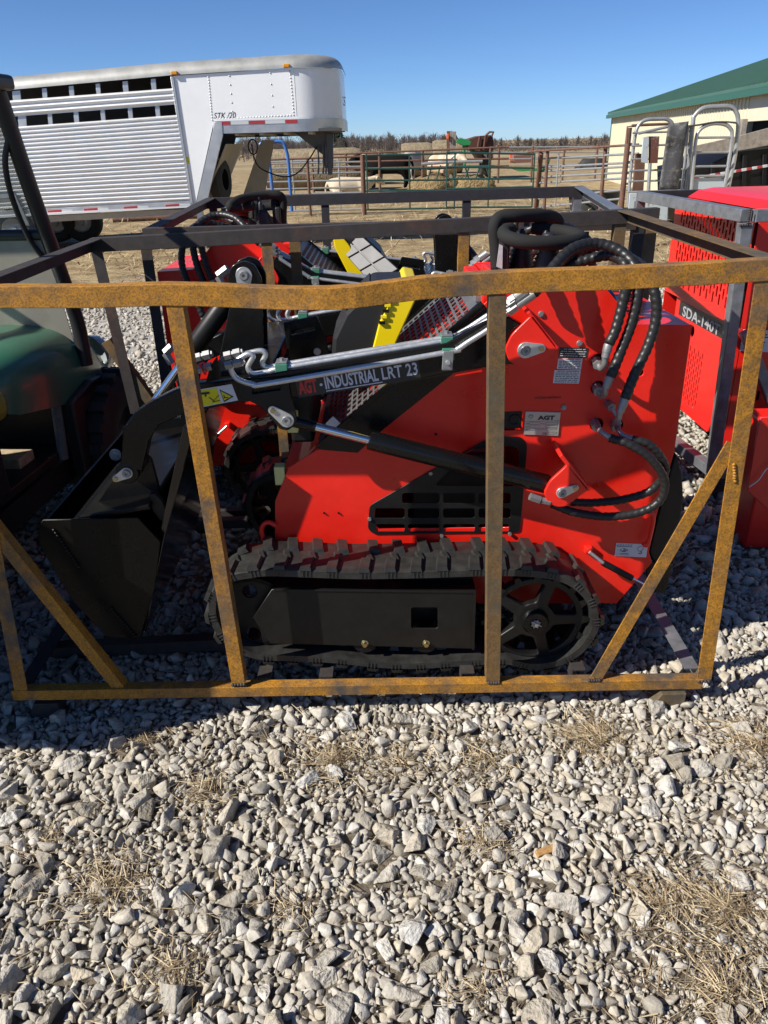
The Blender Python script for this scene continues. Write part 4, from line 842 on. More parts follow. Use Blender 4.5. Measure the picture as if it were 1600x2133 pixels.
    for a, b in zip(q[:-1], q[1:]):
        d = (b-a).normalized(); n = Vector((-d.z, 0, d.x))
        g.prism([(a.x, Y0+.009, a.z), (b.x, Y0+.009, b.z), (b.x+n.x*t, Y0+.009, b.z+n.z*t), (a.x+n.x*t, Y0+.009, a.z+n.z*t)], (0, Y1-Y0-.018, 0))
    g.obj('bucket_shell', BUCKET, R)
    q = [PY(u, v, Y0) for u, v in ((376, 896), (400, 906), (338, 1128), (298, 1330), (292, 1326), (326, 1128))]
    G().prism([(v.x, Y0+.03, v.z) for v in q], (0, Y1-Y0-.06, 0)).obj('bucket_back', mat('black_glossy_back_plate', (.006, .005, .005), .12, coat=.3, bump=.1, bscale=12, bdist=.003), R, bevel=.003)
    g = G(); a, b = PY(112, 1104, Y0-.004), PY(163, 1180, Y0-.004); weld(g, (a+b)/2, 14, .0045, (b-a).normalized(), (b-a).length); g.obj('weld_bead', BLACKM, R, smooth=True); g = G(); c = PY(232, 1268, Y0-.004); d = PY(282, 1325, Y0-.004); weld(g, (c+d)/2, 12, .0045, (d-c).normalized(), (d-c).length); g.obj('weld_bead', BLACKM, R, smooth=True)
    a, b = PY(165, 1072, 2.06), PY(312, 1056, 2.06); G().cyl((a.x, 2.03, a.z-.02), (a.x, Y1-.03, a.z-.02), .02, 16).obj('cutting_lip', BUCKET, R, smooth=40)
    G().prism([(v.x, 2.02, v.z) for v in (PY(165, 1075, 2.02), PY(310, 1052, 2.02), PY(314, 1062, 2.02), PY(170, 1088, 2.02))], (0, .8, 0)).obj('bucket_top', BUCKET, R, bevel=.004)
    ear = rnd(XZ([(232, 1000), (240, 972), (268, 960), (298, 978), (313, 1032), (320, 1062), (180, 1078)], Ya-.03), .008)
    B_(plate('bucket_ear', BLACK, ear, Ya+.056, .014, R, (), .002)); plate('bucket_ear', BLACK, ear, Ya+.006, .0, R) if False else None
    k = rnd(XZ([(310, 1030), (322, 1028), (338, 1045), (350, 1075), (342, 1092), (330, 1080), (318, 1065)], Y0+.05), .004); plate('latch', BLACKM, k, Y0+.05, .02, R, (), .002)
    a, b = PY(318, 868, 2.12), PY(378, 866, 2.12); pts = [a.lerp(b, i/60) for i in range(61)]; G().tube([p+Vector((0, .008*sin(i*1.6), .008*cos(i*1.6))) for i, p in enumerate(pts)], .0018, 5).obj('latch_spring', ZINC, R, smooth=True)
    a = PY(241, 947, 2.5); G().lathe(a, (0, -1, 0), [(0, .01), (.008, .01), (.009, .006), (.02, .006), (.021, 0)], 20).obj('link_pin', ZINC, R, smooth=40)
    for o in both: mirrored(o, YC, R)
    return R
LD1 = build_loader()
LD2 = copy_tree(LD1); LD2.location = (-.03, 3.74, 0); LD2.rotation_euler = (0, 0, pi)
LD2['label'] = 'red track loader facing the other way in the dark crate behind'

# its engine cover's tipped-up face, with sun glare painted on as grey panels
WO[LD2] = Matrix.Translation((-.03, 3.74, 0)) @ Matrix.Rotation(pi, 4, 'Z')
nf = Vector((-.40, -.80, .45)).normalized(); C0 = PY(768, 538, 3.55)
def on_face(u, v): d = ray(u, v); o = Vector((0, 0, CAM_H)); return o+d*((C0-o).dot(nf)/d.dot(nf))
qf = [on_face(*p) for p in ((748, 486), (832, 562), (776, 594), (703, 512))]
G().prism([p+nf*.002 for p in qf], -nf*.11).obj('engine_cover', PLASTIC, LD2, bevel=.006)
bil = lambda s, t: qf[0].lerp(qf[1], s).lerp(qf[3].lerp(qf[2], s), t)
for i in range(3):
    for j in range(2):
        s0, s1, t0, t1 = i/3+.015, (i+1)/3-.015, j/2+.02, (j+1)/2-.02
        G().prism([bil(s0, t0)+nf*.003, bil(s1, t0)+nf*.003, bil(s1, t1)+nf*.003, bil(s0, t1)+nf*.003], nf*.006).obj('cover_panel', mat('painted_glare_grey', (.17, .17, .175), .6, .1, spec=.3, var=.15, vscale=14), LD2, bevel=.002)  # grey colour stands in for sun glare on the black plastic cover
# ================================================================ GREEN UTILITY VEHICLE (left)
UG = mat('dark_green_body_plastic', (.036, .14, .09), .3, coat=.25, var=.1, vscale=5)
UK = mat('black_body_plastic', (.016, .016, .017), .45, bump=.05, bscale=300)
UDUST = mat('dusty_grey_tube', (.14, .14, .135), .5, var=.3, vscale=20)
def glass_mat(name, col, dust, rough=.06):
    m = bpy.data.materials.new(name); m.use_nodes = True; t = m.node_tree; N = t.nodes; L = t.links; b = N['Principled BSDF']
    tr = N.new('ShaderNodeBsdfTransparent'); tr.inputs[0].default_value = (.93, .95, .93, 1); mx = N.new('ShaderNodeMixShader'); n = N.new('ShaderNodeTexNoise'); n.inputs['Scale'].default_value = 5; n.inputs['Detail'].default_value = 6
    tc = N.new('ShaderNodeTexCoord'); L.new(tc.outputs['Object'], n.inputs['Vector']); mr = N.new('ShaderNodeMapRange'); mr.inputs[1].default_value = .3; mr.inputs[2].default_value = .7; mr.inputs[3].default_value = dust*.75; mr.inputs[4].default_value = dust*1.25
    L.new(n.outputs[0], mr.inputs[0]); L.new(mr.outputs[0], mx.inputs[0]); L.new(tr.outputs[0], mx.inputs[1]); b.inputs['Base Color'].default_value = (*col, 1); b.inputs['Roughness'].default_value = rough; L.new(b.outputs[0], mx.inputs[2]); L.new(mx.outputs[0], N['Material Output'].inputs[0]); return m
DGLASS = glass_mat('dusty_windshield_film', (.30, .29, .25), .38); DGLASS2 = glass_mat('cloudy_plastic_panel', (.34, .32, .27), .9, .4)
UT = Matrix.Translation((-1.885, 3.86, 0)) @ Matrix.Rotation(radians(-5), 4, 'Z')
ut = thing('utility_vehicle', (-1.8, 3.62, 0), 'dark green utility vehicle with black roll cage parked left of the crates', 'utility vehicle')
def U(): return G(UT)
# hood loft
secs = []
for y, hw, zt, zb_ in ((0.0, .40, .62, .50), (-.03, .50, .72, .48), (-.12, .57, .80, .48), (-.26, .60, .88, .54), (-.42, .61, .925, .60), (-.70, .61, .935, .64), (-1.0, .60, .93, .70), (-1.05, .58, .90, .72)):
    s = []
    for k in range(25):
        a = pi*k/24; ex = .32; cx_ = abs(cos(a))**ex*(1 if cos(a) >= 0 else -1); sz = abs(sin(a))**.5
        s.append((hw*cx_, y, zb_+(zt-zb_)*sz))
    secs.append(s)
g = U(); vs = [p for s in secs for p in s]; n = 25
g.add(vs, [(i*n+k, i*n+k+1, (i+1)*n+k+1, (i+1)*n+k) for i in range(len(secs)-1) for k in range(n-1)]+[tuple(range(n))]); g.obj('hood', UG, ut, smooth=50)
for s in (1, -1):
    g = U(); g.lathe((s*.50, -.04, .70), (s*.5, .8, .15), [(0, .05), (.05, .045), (.085, .02), (.095, -.02)], 20).obj('headlight', mat('grey_headlight_lens', (.32, .35, .35), .12, coat=.5), ut, smooth=True)
    g = U(); g.prism([(s*.58, -.66, .64), (s*.58, -.45, .68), (s*.58, -.10, .64), (s*.58, -.02, .50), (s*.58, -.10, .54), (s*.58, -.36, .66), (s*.58, -.56, .56), (s*.58, -.60, .30), (s*.58, -.66, .30)], (s*.06, 0, 0)).obj('fender', UK, ut, bevel=.01)
    wh = thing  # wheel as a part with tread blocks
    c = Vector((s*.60, -.26, .33)); g = U(); g.lathe(c, (s, 0, 0), [(.17, -.10), (.27, -.115), (.315, -.09), (.325, 0), (.315, .09), (.27, .115), (.17, .10)], 36); w_ = g.obj('front_wheel', TYRE, ut, smooth=50)
    g = U(); g.lathe(c, (s, 0, 0), [(0, .05), (.06, .06), (.09, .03), (.15, .04), (.17, .09)], 24).obj('rim', UDUST, w_, smooth=40)
    for k in range(22):
        a = 2*pi*k/22; g = U()
        for sd_ in (-1, 1):
            b = a+sd_*.07; o_ = Vector((0, cos(b), sin(b))); tg = Vector((0, -sin(b), cos(b))); p = c+o_*.325
            g.add([p+Vector((sd_*.02+u*.045+sd_*.03, 0, 0))+tg*v*.022+o_*h for h in (-.015, .02) for u, v in ((-1, -1), (1, -1), (1, 1), (-1, 1))], [(0, 1, 2, 3), (4, 5, 6, 7), (0, 1, 5, 4), (1, 2, 6, 5), (2, 3, 7, 6), (3, 0, 4, 7)])
        if s > 0: g.obj('tread_block', TYRE, w_)
    # pillars
    top_, mid_, bot_ = (s*.60, -.66, 1.80), (s*.61, -.48, 1.15), (s*.615, -.42, .74)
    U().tube(spl([bot_, (s*.615, -.425, .93), mid_, (s*.605, -.57, 1.45), top_], 6), .031, 12).obj('roll_cage_pillar', UK, ut, smooth=50)
    U().tube(spl([(s*.60, -.64, 1.66), (s*.56, -.64, 1.56), (s*.54, -.60, 1.42), (s*.55, -.54, 1.26), (s*.60, -.50, 1.17)], 6), .011, 10).obj('grab_bar', UK, ut, smooth=50)
    U().tube([top_, (s*.60, -1.1, 1.86), (s*.62, -1.42, 1.84)], .024, 12).obj('roof_rail', UK, ut, smooth=50)
    U().tube([(s*.62, -1.42, 1.84), (s*.63, -1.48, .75)], .024, 12).obj('rear_pillar', UK, ut, smooth=50)
    U().tube([(s*.57, -.66, .70), (s*.57, -.70, .40)], .022, 12).obj('door_tube', UDUST, ut, smooth=50)
U().box((-.62, -.86, 1.80), (.66, -.63, 1.85)).obj('roof_visor', UK, ut, bevel=.015)
U().tube([(-.61, -.53, 1.30), (.61, -.53, 1.30)], .022, 10).obj('cross_tube', UK, ut, smooth=50)
U().prism([(-.58, -.41, .80), (.58, -.41, .80), (.59, -.525, 1.28), (-.58, -.525, 1.28)], (0, -.004, 0)).obj('lower_windshield', DGLASS2, ut)
U().prism([(-.58, -.54, 1.325), (.58, -.54, 1.325), (.57, -.65, 1.77), (-.57, -.65, 1.77)], (0, -.003, 0)).obj('windshield', DGLASS, ut)
U().box((-.60, -1.5, .40), (.56, -.62, .44)).obj('floor', UK, ut, bevel=.006)
U().box((-.60, -.62, .40), (.52, -.55, .90)).obj('dashboard', UK, ut, bevel=.01)
U().box((-.60, -1.5, .44), (.60, -1.16, .70)).obj('seat_base', UK, ut, bevel=.02)
YS = mat('faded_yellow_vinyl', (.36, .27, .03), .55, var=.2, vscale=14)
U().box((-.58, -1.48, .705), (.60, -1.04, .82)).obj('seat_cushion', YS, ut, bevel=.04); U().box((-.58, -1.6, .82), (.58, -1.48, 1.22)).obj('seat_back', YS, ut, bevel=.04)
U().box((-.58, -2.0, .28), (.56, -.1, .385)).obj('chassis', UK, ut)
U().box((-.66, -2.32, .50), (.66, -1.62, 1.0)).obj('cargo_bed', UG, ut, bevel=.02)
for s in (1, -1): U().lathe((s*.56, -1.8, .32), (s, 0, 0), [(.0, -.11), (.27, -.115), (.325, -.08), (.325, .08), (.27, .115), (0, .10)], 30).obj('rear_wheel', TYRE, ut, smooth=50)
U().tube([(-.2, -.62, .9), (-.25, -.78, 1.0)], .02, 10).obj('steering_column', UK, ut); U().tube([(-.25+.18*cos(2*pi*k/20), -.78+.08*sin(2*pi*k/20), 1.0+.16*sin(2*pi*k/20)) for k in range(20)], .012, 8, closed=True).obj('steering_wheel', UK, ut, smooth=True)
b = G(UT).box((.22, -.92, .441), (.50, -.80, .485)).obj('wood_block', mat('pale_sawn_wood', (.42, .33, .21), .75, var=.25, vscale=40), bevel=.003); tag(b, 'short pale wood block lying on the floor of the green vehicle', 'wood block')
# ================================================================ RED MACHINE IN GREY CRATE (right)
C3 = [PY(1557, 436, 3.42), PY(1336, 394, 4.62)]
cr3 = thing('steel_crate', (2.2, 4.0, 0), 'grey square-tube shipping crate around the boxy red machine with perforated panels', 'crate')
T = .05; c0, c1 = C3; z3 = c0.z; c1.z = z3+.01; cb = PY(1474, 985, 3.42); xr = 3.3
G().beam(c0+Vector((0, 0, -.025)), c1+Vector((0, 0, -.025)), .05, .05).obj('end_rail', GSTEEL, cr3, bevel=.003)
G().beam(c0+Vector((.03, 0, -.026)), (xr, 3.5, z3-.02), .05, .05).obj('top_rail', GSTEEL, cr3, bevel=.003); G().beam(c1+Vector((.03, 0, -.026)), (xr, 4.7, z3-.02), .05, .05).obj('top_rail', NSTEEL, cr3, bevel=.003)
G().beam((cb.x+.02, 3.42, .12), c0+Vector((0, 0, -.052)), .05, .05, (0, 1, 0)).obj('post', GSTEEL, cr3, bevel=.003); G().beam((c1.x, 4.62, .12), c1+Vector((0, 0, -.052)), .05, .05, (0, 1, 0)).obj('post', GSTEEL, cr3, bevel=.003)
G().beam((cb.x+.03, 3.45, .125), (c1.x, 4.6, .125), .05, .05).obj('end_rail', GSTEEL, cr3, bevel=.003); G().beam((cb.x+.05, 3.42, .125), (xr, 3.5, .125), .05, .05).obj('bottom_rail', GSTEEL, cr3, bevel=.003)
a, b = PY(1552, 690, 3.44), PY(1605, 830, 3.44); G().beam(a, b+(b-a)*.8, .045, .04, (0, 1, 0)).obj('brace', GSTEEL, cr3, bevel=.003)
for p in ((cb.x+.06, 3.44), (c1.x+.05, 4.6)): G().box((p[0]-.04, p[1]-.04, 0), (p[0]+.05, p[1]+.05, .099)).obj('foot', DSTEEL, cr3)
weld(G(), c0+Vector((0, -.026, -.03)), 8, .006, (0, 0, 1), .06).obj('weld_bead', DSTEEL, cr3, smooth=True); weld(G(), c0+Vector((-.01, -.026, -.06)), 5, .006, (1, 0, 0), .04).obj('weld_bead', DSTEEL, cr3, smooth=True)
m3 = thing('red_machine', (2.2, 4.0, 0), 'boxy bright red machine with slotted vent panels inside the grey crate', 'machine')
xl = 1.64; y0, y1 = 3.53, 4.5
FL = lambda x: Matrix(((0, 0, -1, x), (-1, 0, 0, 0), (0, 1, 0, 0), (0, 0, 0, 1)))        # plate facing -x : local x -> -Y, y -> z
hs = []
for r_ in range(6):
    for c in range(22):
        u = -y1+.11+c*.039; v = .88+r_*.064+(.032 if c % 2 else 0)
        if u < -y0-.05 and v < 1.25: hs.append(rnd([(u-.009, v-.026), (u+.009, v-.026), (u+.009, v+.026), (u-.009, v+.026)], .006, 2))
plate('vent_panel', RED_B, [(-y1, .80), (-y0, .80), (-y0, 1.29), (-y1, 1.29)], 0, .003, m3, hs, 0, F=FL(xl))
hs = [circ((-y1+.40, .655), .03, 20)]
for r_ in range(7):
    for c in range(16):
        u = -y1+.16+c*.028; v = .29+r_*.042+(.021 if c % 2 else 0)
        hs.append(rnd([(u-.0055, v-.016), (u+.0055, v-.016), (u+.0055, v+.016), (u-.0055, v+.016)], .003, 2))
plate('lower_panel', RED_B, [(-y1+.12, .22), (-y0-.2, .22), (-y0, .3), (-y0, .79), (-y1+.12, .79)], 0, .003, m3, hs, 0, F=FL(xl+.03))
d_ = plate('model_decal', LABELK, [(-y1+.18, .70), (-y0-.06, .70), (-y0-.06, .775), (-y1+.18, .775)], 0, .001, m3, (), 0, F=FL(xl+.0285))
text('lettering', 'SDA-140T', mat('grey_print', (.32, .32, .34), .5), FL(xl+.0265) @ Matrix.Translation((-y1+.24, .706, 0)), .075, d_, w=.50, bold=.0015)
hs = []
for r_ in range(4):
    for c in range(8): u = xl+.16+c*.045; v = .30+r_*.085; hs.append(rnd([(u-.007, v-.024), (u+.007, v-.024), (u+.007, v+.024), (u-.007, v+.024)], .006, 2))
hs.append(circ((xl+.31, .70), .04, 20))
plate('front_panel', RED_B, [(xl+.004, .22), (3.0, .22), (3.0, .79), (xl+.004, .79)], y0, .004, m3, hs, .0005)
plate('upper_front_panel', RED_B, [(xl+.004, .80), (3.0, .80), (3.0, 1.30), (xl+.004, 1.30)], y0-.03, .004, m3, (), .001)
Lb = plate('warning_label', LABELW, [(xl+.03, .69), (xl+.17, .68), (xl+.17, .78), (xl+.03, .79)], y0-.006, .001, m3, (), 0); g = G()
for k in range(6): g.box((xl+.045, y0-.0085, .70+k*.012), (xl+.15-random.random()*.03, y0-.0075, .704+k*.012))
g.obj('fine_print', INKK, Lb)
hd = [(xl+.05, 1.30), (xl+.10, 1.33), (xl+.18, 1.342), (xl+.55, 1.342), (xl+.66, 1.31), (3.0, 1.31), (3.0, 1.295), (xl+.05, 1.295)]
g = G(); g.prism([(x_, y0+.02, z_) for x_, z_ in hd], (0, y1-y0-.05, 0)).obj('hood', RED_B, m3, bevel=.01)
G().box((xl+.09, y0+.03, .24), (2.9, y1-.04, .60)).obj('engine_bay', BLACKM, m3); G().box((xl+.35, y0+.03, .61), (2.9, y1-.06, 1.27)).obj('radiator_core', BLACKM, m3)
plate('back_panel', RED_B, [(xl, .25), (3.0, .25), (3.0, 1.29), (xl, 1.29)], y1, .004, m3, (), .001); G().box((xl+.25, y0+.2, .05), (2.9, y1-.2, .215)).obj('undercarriage', BLACKM, m3)
G().prism([(xl+.55, y0+.1, 1.372), (xl+.75, y0+.1, 1.43), (3.0, y0+.1, 1.43), (3.0, y0+.1, 1.372)], (0, .5, 0)).obj('black_cowl', UK, m3, bevel=.015)
# tall red plate attachment at the right edge
m4 = thing('red_attachment', (1.62, 3.0, 0), 'tall dark red steel plate attachment cut off by the right edge, before the grey crate', 'attachment')
q = [PY(u, v, 2.86) for u, v in ((1584, 870), (1557, 1022), (1600, 1062), (1700, 1090), (1720, 860))]
plate('face_plate', RED_B, [(p.x, p.z) for p in q], 2.86, .01, m4, (), .002); G().box((q[0].x+.05, 2.872, 0), (q[3].x, 3.1, q[0].z-.04)).obj('body', RED_B, m4, bevel=.01)
G().tube(spl([PY(u, v, 2.84) for u, v in ((1560, 1015), (1580, 1000), (1600, 975), (1640, 960))], 5), .0025, 6).obj('wire', ZINC, m4, smooth=True)
# ================================================================ WHITE GOOSENECK STOCK TRAILER
TW = mat('white_trailer_paint', (.78, .80, .82), .3, coat=.2, var=.03, vscale=2)
TA = mat('mill_aluminium', (.50, .51, .52), .42, .75, var=.12, vscale=3, rvar=.1)
TAS = mat('aluminium_slat', (.72, .73, .74), .42, .35, var=.06, vscale=2.5)
TROOF = mat('weathered_aluminium_roof', (.40, .40, .38), .5, .5, var=.18, vscale=4)
TGR = mat('dark_grey_hitch_paint', (.075, .075, .085), .45)
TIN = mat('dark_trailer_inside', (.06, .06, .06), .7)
TBE = mat('dusty_cream_panel', (.40, .36, .29), .6, var=.1, vscale=4)
TREF_R = mat('red_reflective_tape', (.35, .03, .035), .4); TREF_W = mat('white_reflective_tape', (.5, .52, .55), .4); AMBER = mat('amber_marker_lens', (.65, .25, .01), .2)
Yt0, Yt1 = 14.0, 16.1
tr = thing('stock_trailer', tuple(PZ(300, 480)[:2])+(0,), 'white and aluminium gooseneck livestock trailer with slatted sides', 'trailer')
W = lambda u, v, Y=Yt0: PY(u, v, Y)
yl = lambda p, q: (lambda x: p[1]+(q[1]-p[1])*(x-p[0])/(q[0]-p[0]))
L_r1t, L_g1t, L_g1b, L_g2t, L_g2b = yl((9, 192), (355, 162)), yl((13, 210), (360, 184)), yl((27, 243), (360, 218)), yl((37, 264), (363, 240)), yl((106, 433), (390, 419))
edge = lambda v: 358+(v-160)*.151
XL = -260
def slat(v0f, v1f, t0, t1, name='side_slat'):
    a0 = v0f(XL)+(v1f(XL)-v0f(XL))*t0; a1 = v0f(XL)+(v1f(XL)-v0f(XL))*t1
    xr0 = edge(200); b0 = v0f(380)+(v1f(380)-v0f(380))*t0; b1 = v0f(380)+(v1f(380)-v0f(380))*t1
    xr0, xr1 = edge(b0), edge(b1); fx = lambda x, t: v0f(x)+(v1f(x)-v0f(x))*t
    g = G(); n = 6; vs = []
    for X in ('l', 'r'):
        for k in range(n+1):
            t = t0+(t1-t0)*k/n
            if X == 'l': p = W(XL, fx(XL, t))
            else: xx = edge(fx(378, t)); p = W(xx, fx(xx, t))
            vs.append(p+Vector((0, -.035*max(0, sin(pi*min(1, k/n*1.25)))**.6, 0)))
    g.add(vs, [(k, k+1, k+1+n+1, k+n+1) for k in range(n)]); return g.obj(name, TAS, tr, smooth=40)
for k in range(20): slat(L_g2t, L_g2b, k/20, (k+1)/20)
for k in range(3): slat(L_g1t, L_g1b, k/3, (k+1)/3)
def quad(name, m, pts, Y, th, par=tr): return plate(name, m, [(p.x, p.z) for p in (PY(a, b, Y) for a, b in pts)], Y, th, par, (), .003)
for xs, f0, f1 in (([(25, 42), (87, 97), (143, 153), (199, 208), (255, 266), (314, 324), (-30, -18), (-85, -75)], L_r1t, L_g1t), ([(37, 54), (99, 108), (153, 163), (209, 218), (266, 275), (323, 332), (-20, -8), (-75, -65)], L_g1b, L_g2t)):
    for a, b in xs: quad('slot_post', TA, [(a, f0(a)-1), (b, f0(b)-1), (b+2, f1(b)+1), (a+2, f1(a)+1)], Yt0+.005, .03)
# far side, floor, inside

a, b = W(XL, 440), W(410, 425); G().prism([(a.x, Yt0+.01, a.z), (b.x, Yt0+.01, b.z), (b.x, Yt0+.01, b.z-.08), (a.x, Yt0+.01, a.z-.08)], (0, 2.05, 0)).obj('floor', TIN, tr)
quad('lower_rail', TA, [(XL, 452), (106, 434), (392, 419), (404, 419), (404, 431), (106, 448), (XL, 466)], Yt0-.02, .05)
quad('rub_rail', TAS, [(XL, 462), (108, 443), (400, 428), (400, 432), (108, 448), (XL, 468)], Yt0-.05, .03)
quad('frame_rail', TBE, [(XL, 470), (110, 449), (400, 433), (392, 446), (110, 462), (XL, 486)], Yt0+.03, .06)
for k, u in enumerate((100, 175, 258, 345)): quad('reflector', TREF_R, [(u, yl((106, 438), (390, 424))(u)), (u+28, yl((106, 438), (390, 424))(u+28)), (u+28, yl((106, 444), (390, 430))(u+28)), (u, yl((106, 444), (390, 430))(u))], Yt0-.024, .003); quad('reflector', TREF_W, [(u+29, yl((106, 438), (390, 424))(u+29)), (u+52, yl((106, 438), (390, 424))(u+52)), (u+52, yl((106, 444), (390, 430))(u+52)), (u+29, yl((106, 444), (390, 430))(u+29))], Yt0-.024, .003)
# white nose: flat side, rounded front corner, front face
zt = lambda u: yl((360, 157), (605, 142))(u)
sxz = XZ([(359, 158), (612, 141), (612, 252), (446, 252), (408, 424), (399, 424)], Yt0-.004); sxz[2] = (sxz[1][0], sxz[2][1])
plate('side_panel', TW, sxz, Yt0-.004, .02, tr, (), .003)
quad('panel_edge', TA, [(355, 160), (361, 160), (402, 424), (396, 424)], Yt0-.03, .03)
pa, pb = W(612, 141), W(612, 250); Rn = .72; g = G(); n = 14; vs = []; fs = []; 
for k in range(n+1):
    a = (pi/2)*k/n
    for h in range(5): t = h/4; zz = pa.z+(pb.z-pa.z)*t; vs.append((pa.x+Rn*sin(a)*(1+.02*t), Yt0+Rn*(1-cos(a)), zz+ .0*t))
for h in range(5): t = h/4; vs.append((pa.x+Rn*(1+.02*t), Yt1, pa.z+(pb.z-pa.z)*t))
m_ = n+2; fs = [(i*5+h, i*5+h+1, (i+1)*5+h+1, (i+1)*5+h) for i in range(m_-1) for h in range(4)]
g.add(vs, fs).obj('nose_panel', TW, tr, smooth=40)
def band(name, m, z0, z1, off, par=tr):
    g = G(); vs = []; n = 12; path = [(W(446, 250).x, Yt0-off)]+[(pa.x+(Rn+off)*sin(pi/2*k/n), Yt0+Rn-(Rn+off)*cos(pi/2*k/n)) for k in range(n+1)]+[(pa.x+Rn+off, Yt1)]
    for x_, y_ in path: vs += [(x_, y_, z1), (x_, y_, z0)]
    return g.add(vs, [(2*i, 2*i+1, 2*i+3, 2*i+2) for i in range(len(path)-1)]).obj(name, m, par, smooth=40)
zb0 = pb.z; band('nose_rail', TA, zb0-.17, zb0+.012, .03); band('nose_trim', TW, zb0+.0, zb0+.05, .012)
for k, (u0, u1, m) in enumerate(((446, 480, TREF_R), (481, 518, TREF_W), (519, 552, TREF_R), (553, 594, TREF_W), (595, 628, TREF_R))):
    a, b = W(u0, 250), W(u1, 250); plate('reflector', m, [(a.x, zb0-.045), (min(b.x, pa.x), zb0-.045), (min(b.x, pa.x), zb0+.005), (a.x, zb0+.005)], Yt0-.036, .003, tr, (), 0)
quad('neck_frame', TA, [(446, 254), (462, 254), (464, 282), (428, 436), (406, 436), (444, 270)], Yt0-.042, .05)
quad('neck_plate', TBE, [(545, 292), (572, 292), (548, 425), (500, 425)], Yt1-.3, .03); 
g = G(); a, b = PY(470, 300, Yt0+.1), PY(420, 430, Yt0+.1); g.prism([a, b, b+Vector((0, 1.8, 0)), a+Vector((0, 1.8, 0))], (.02, 0, 0)).obj('front_bulkhead', TBE, tr)
a = W(462, 276); G().box((a.x, Yt0+.05, zb0-.17), (pa.x+Rn-.02, Yt1-.05, zb0-.13)).obj('nose_floor', TIN, tr)
for k in range(4): G().box((a.x+.2+k*.4, Yt0+.06, zb0-.21), (a.x+.26+k*.4, Yt1-.06, zb0-.171)).obj('floor_beam', TBE, tr)
Yh = Yt0+1.0; quad('hitch_gusset', TGR, [(608, 272), (694, 276), (694, 350), (676, 350), (672, 322)], Yh, .12); quad('hitch_post', TGR, [(679, 278), (694, 278), (692, 364), (683, 364)], Yh-.05, .2)
for u in (662, 672, 678):
    p = spl([PY(u, 300, Yh-.06), PY(u+2, 340, Yh-.08), PY(u+1, 362, Yh-.07)], 12)
    G().tube(p, lambda S, a: .018*(.5+.5*abs(sin(S*18))), 6).obj('safety_chain', TGR, tr)
G().tube(spl([PY(u, v, Yh-.1) for u, v in ((524, 300), (530, 330), (545, 352), (590, 368), (620, 360), (645, 330), (660, 305))], 6), .012, 6).obj('breakaway_cable', BLACKM, tr, smooth=True)
G().tube([Vector(PY(527, 306, Yh-.1))+Vector((.08*cos(2*pi*k/14), 0, .12*sin(2*pi*k/14))) for k in range(14)], .012, 6, closed=True).obj('coiled_cord', BLACKM, tr, smooth=True)
# roof with rounded eave
g = G(); e0, e1 = W(XL, L_r1t(XL)-2), W(358, 157); tp0, tp1 = W(XL, 188), W(358, 136); ez = lambda x: e0.z+(e1.z-e0.z)*(x-e0.x)/(e1.x-e0.x); vs = []; n = 8; xs = [e0.x, e1.x, pa.x]
plate('far_wall', TIN, [(e0.x, .7), (W(400, 300).x, .7), (W(450, 300).x, 1.75), (pa.x+.5, 1.75), (pa.x+.5, pa.z+.15), (e1.x, ez(e1.x)+.19), (e0.x, ez(e0.x)+.19)], Yt1-.04, .03, tr)
for x_ in xs:
    H = .20
    for k in range(n+1): a = pi/2*k/n; vs.append((x_, Yt0-.03+.25*(1-cos(a)), (ez(x_) if x_ < pa.x else pa.z)+H*sin(a)))
    vs.append((x_, Yt1, (ez(x_) if x_ < pa.x else pa.z)+H))
m_ = n+2; g.add(vs, [(i*m_+k, i*m_+k+1, (i+1)*m_+k+1, (i+1)*m_+k) for i in range(2) for k in range(m_-1)]).obj('roof', TROOF, tr, smooth=50)
g = G(); vs = []; nn = 12
for j in range(nn+1):
    b = pi/2*j/nn
    for k in range(n+1): a = pi/2*k/n; rr = Rn+.03-.25*(1-cos(a)); vs.append((pa.x+rr*sin(b), Yt0+Rn-rr*cos(b), pa.z+.2*sin(a)))
for k in range(n+1): a = pi/2*k/n; rr = Rn+.03-.25*(1-cos(a)); vs.append((pa.x+rr, Yt1, pa.z+.2*sin(a)))
g.add(vs, [(j*(n+1)+k, j*(n+1)+k+1, (j+1)*(n+1)+k+1, (j+1)*(n+1)+k) for j in range(nn+1) for k in range(n)]); 
g.add([(pa.x, Yt0+.2, pa.z+.2), (pa.x+Rn*.7, Yt0+.55, pa.z+.2), (pa.x+Rn-.2, Yt1, pa.z+.2), (pa.x, Yt1, pa.z+.2)], [(0, 1, 2, 3)]); g.obj('nose_cap', TROOF, tr, smooth=50)
for u, v in ((364, 153), (597, 138)): c = W(u, v); G().box((c.x-.05, Yt0-.06, c.z-.02), (c.x+.05, Yt0-.015, c.z+.03)).obj('marker_light', AMBER, tr, bevel=.01)
rv = G()
for u0, v0, u1, v1, n in ((434, 160, 442, 250, 16), (478, 158, 484, 232, 5), (563, 152, 570, 245, 5), (604, 148, 612, 240, 14), (372, 152, 600, 139, 40), (452, 248, 612, 240, 26)):
    for k in range(n): p = W(u0+(u1-u0)*k/(n-1), v0+(v1-v0)*k/(n-1)); rv.lathe((p.x, Yt0-.005, p.z), (0, -1, 0), [(0, .01), (.01, .006), (.013, 0)], 6)
kind(rv.obj('rivets', TA, tr, smooth=True), 'stuff')
c = W(446, 247); text('lettering', 'STK /20', INKK, Matrix.Translation((c.x, Yt0-.006, c.z)) @ FR_XZ(0), .12, tr, w=.36, shear=.3)
text('lettering', 'EXISS', INKK, Matrix(((.35, 0, .94, pa.x+Rn*.83), (.94, 0, -.35, Yt0+.36), (0, 1, 0, pa.z-.52), (0, 0, 0, 1))), .2, tr, w=.5, shear=.3)
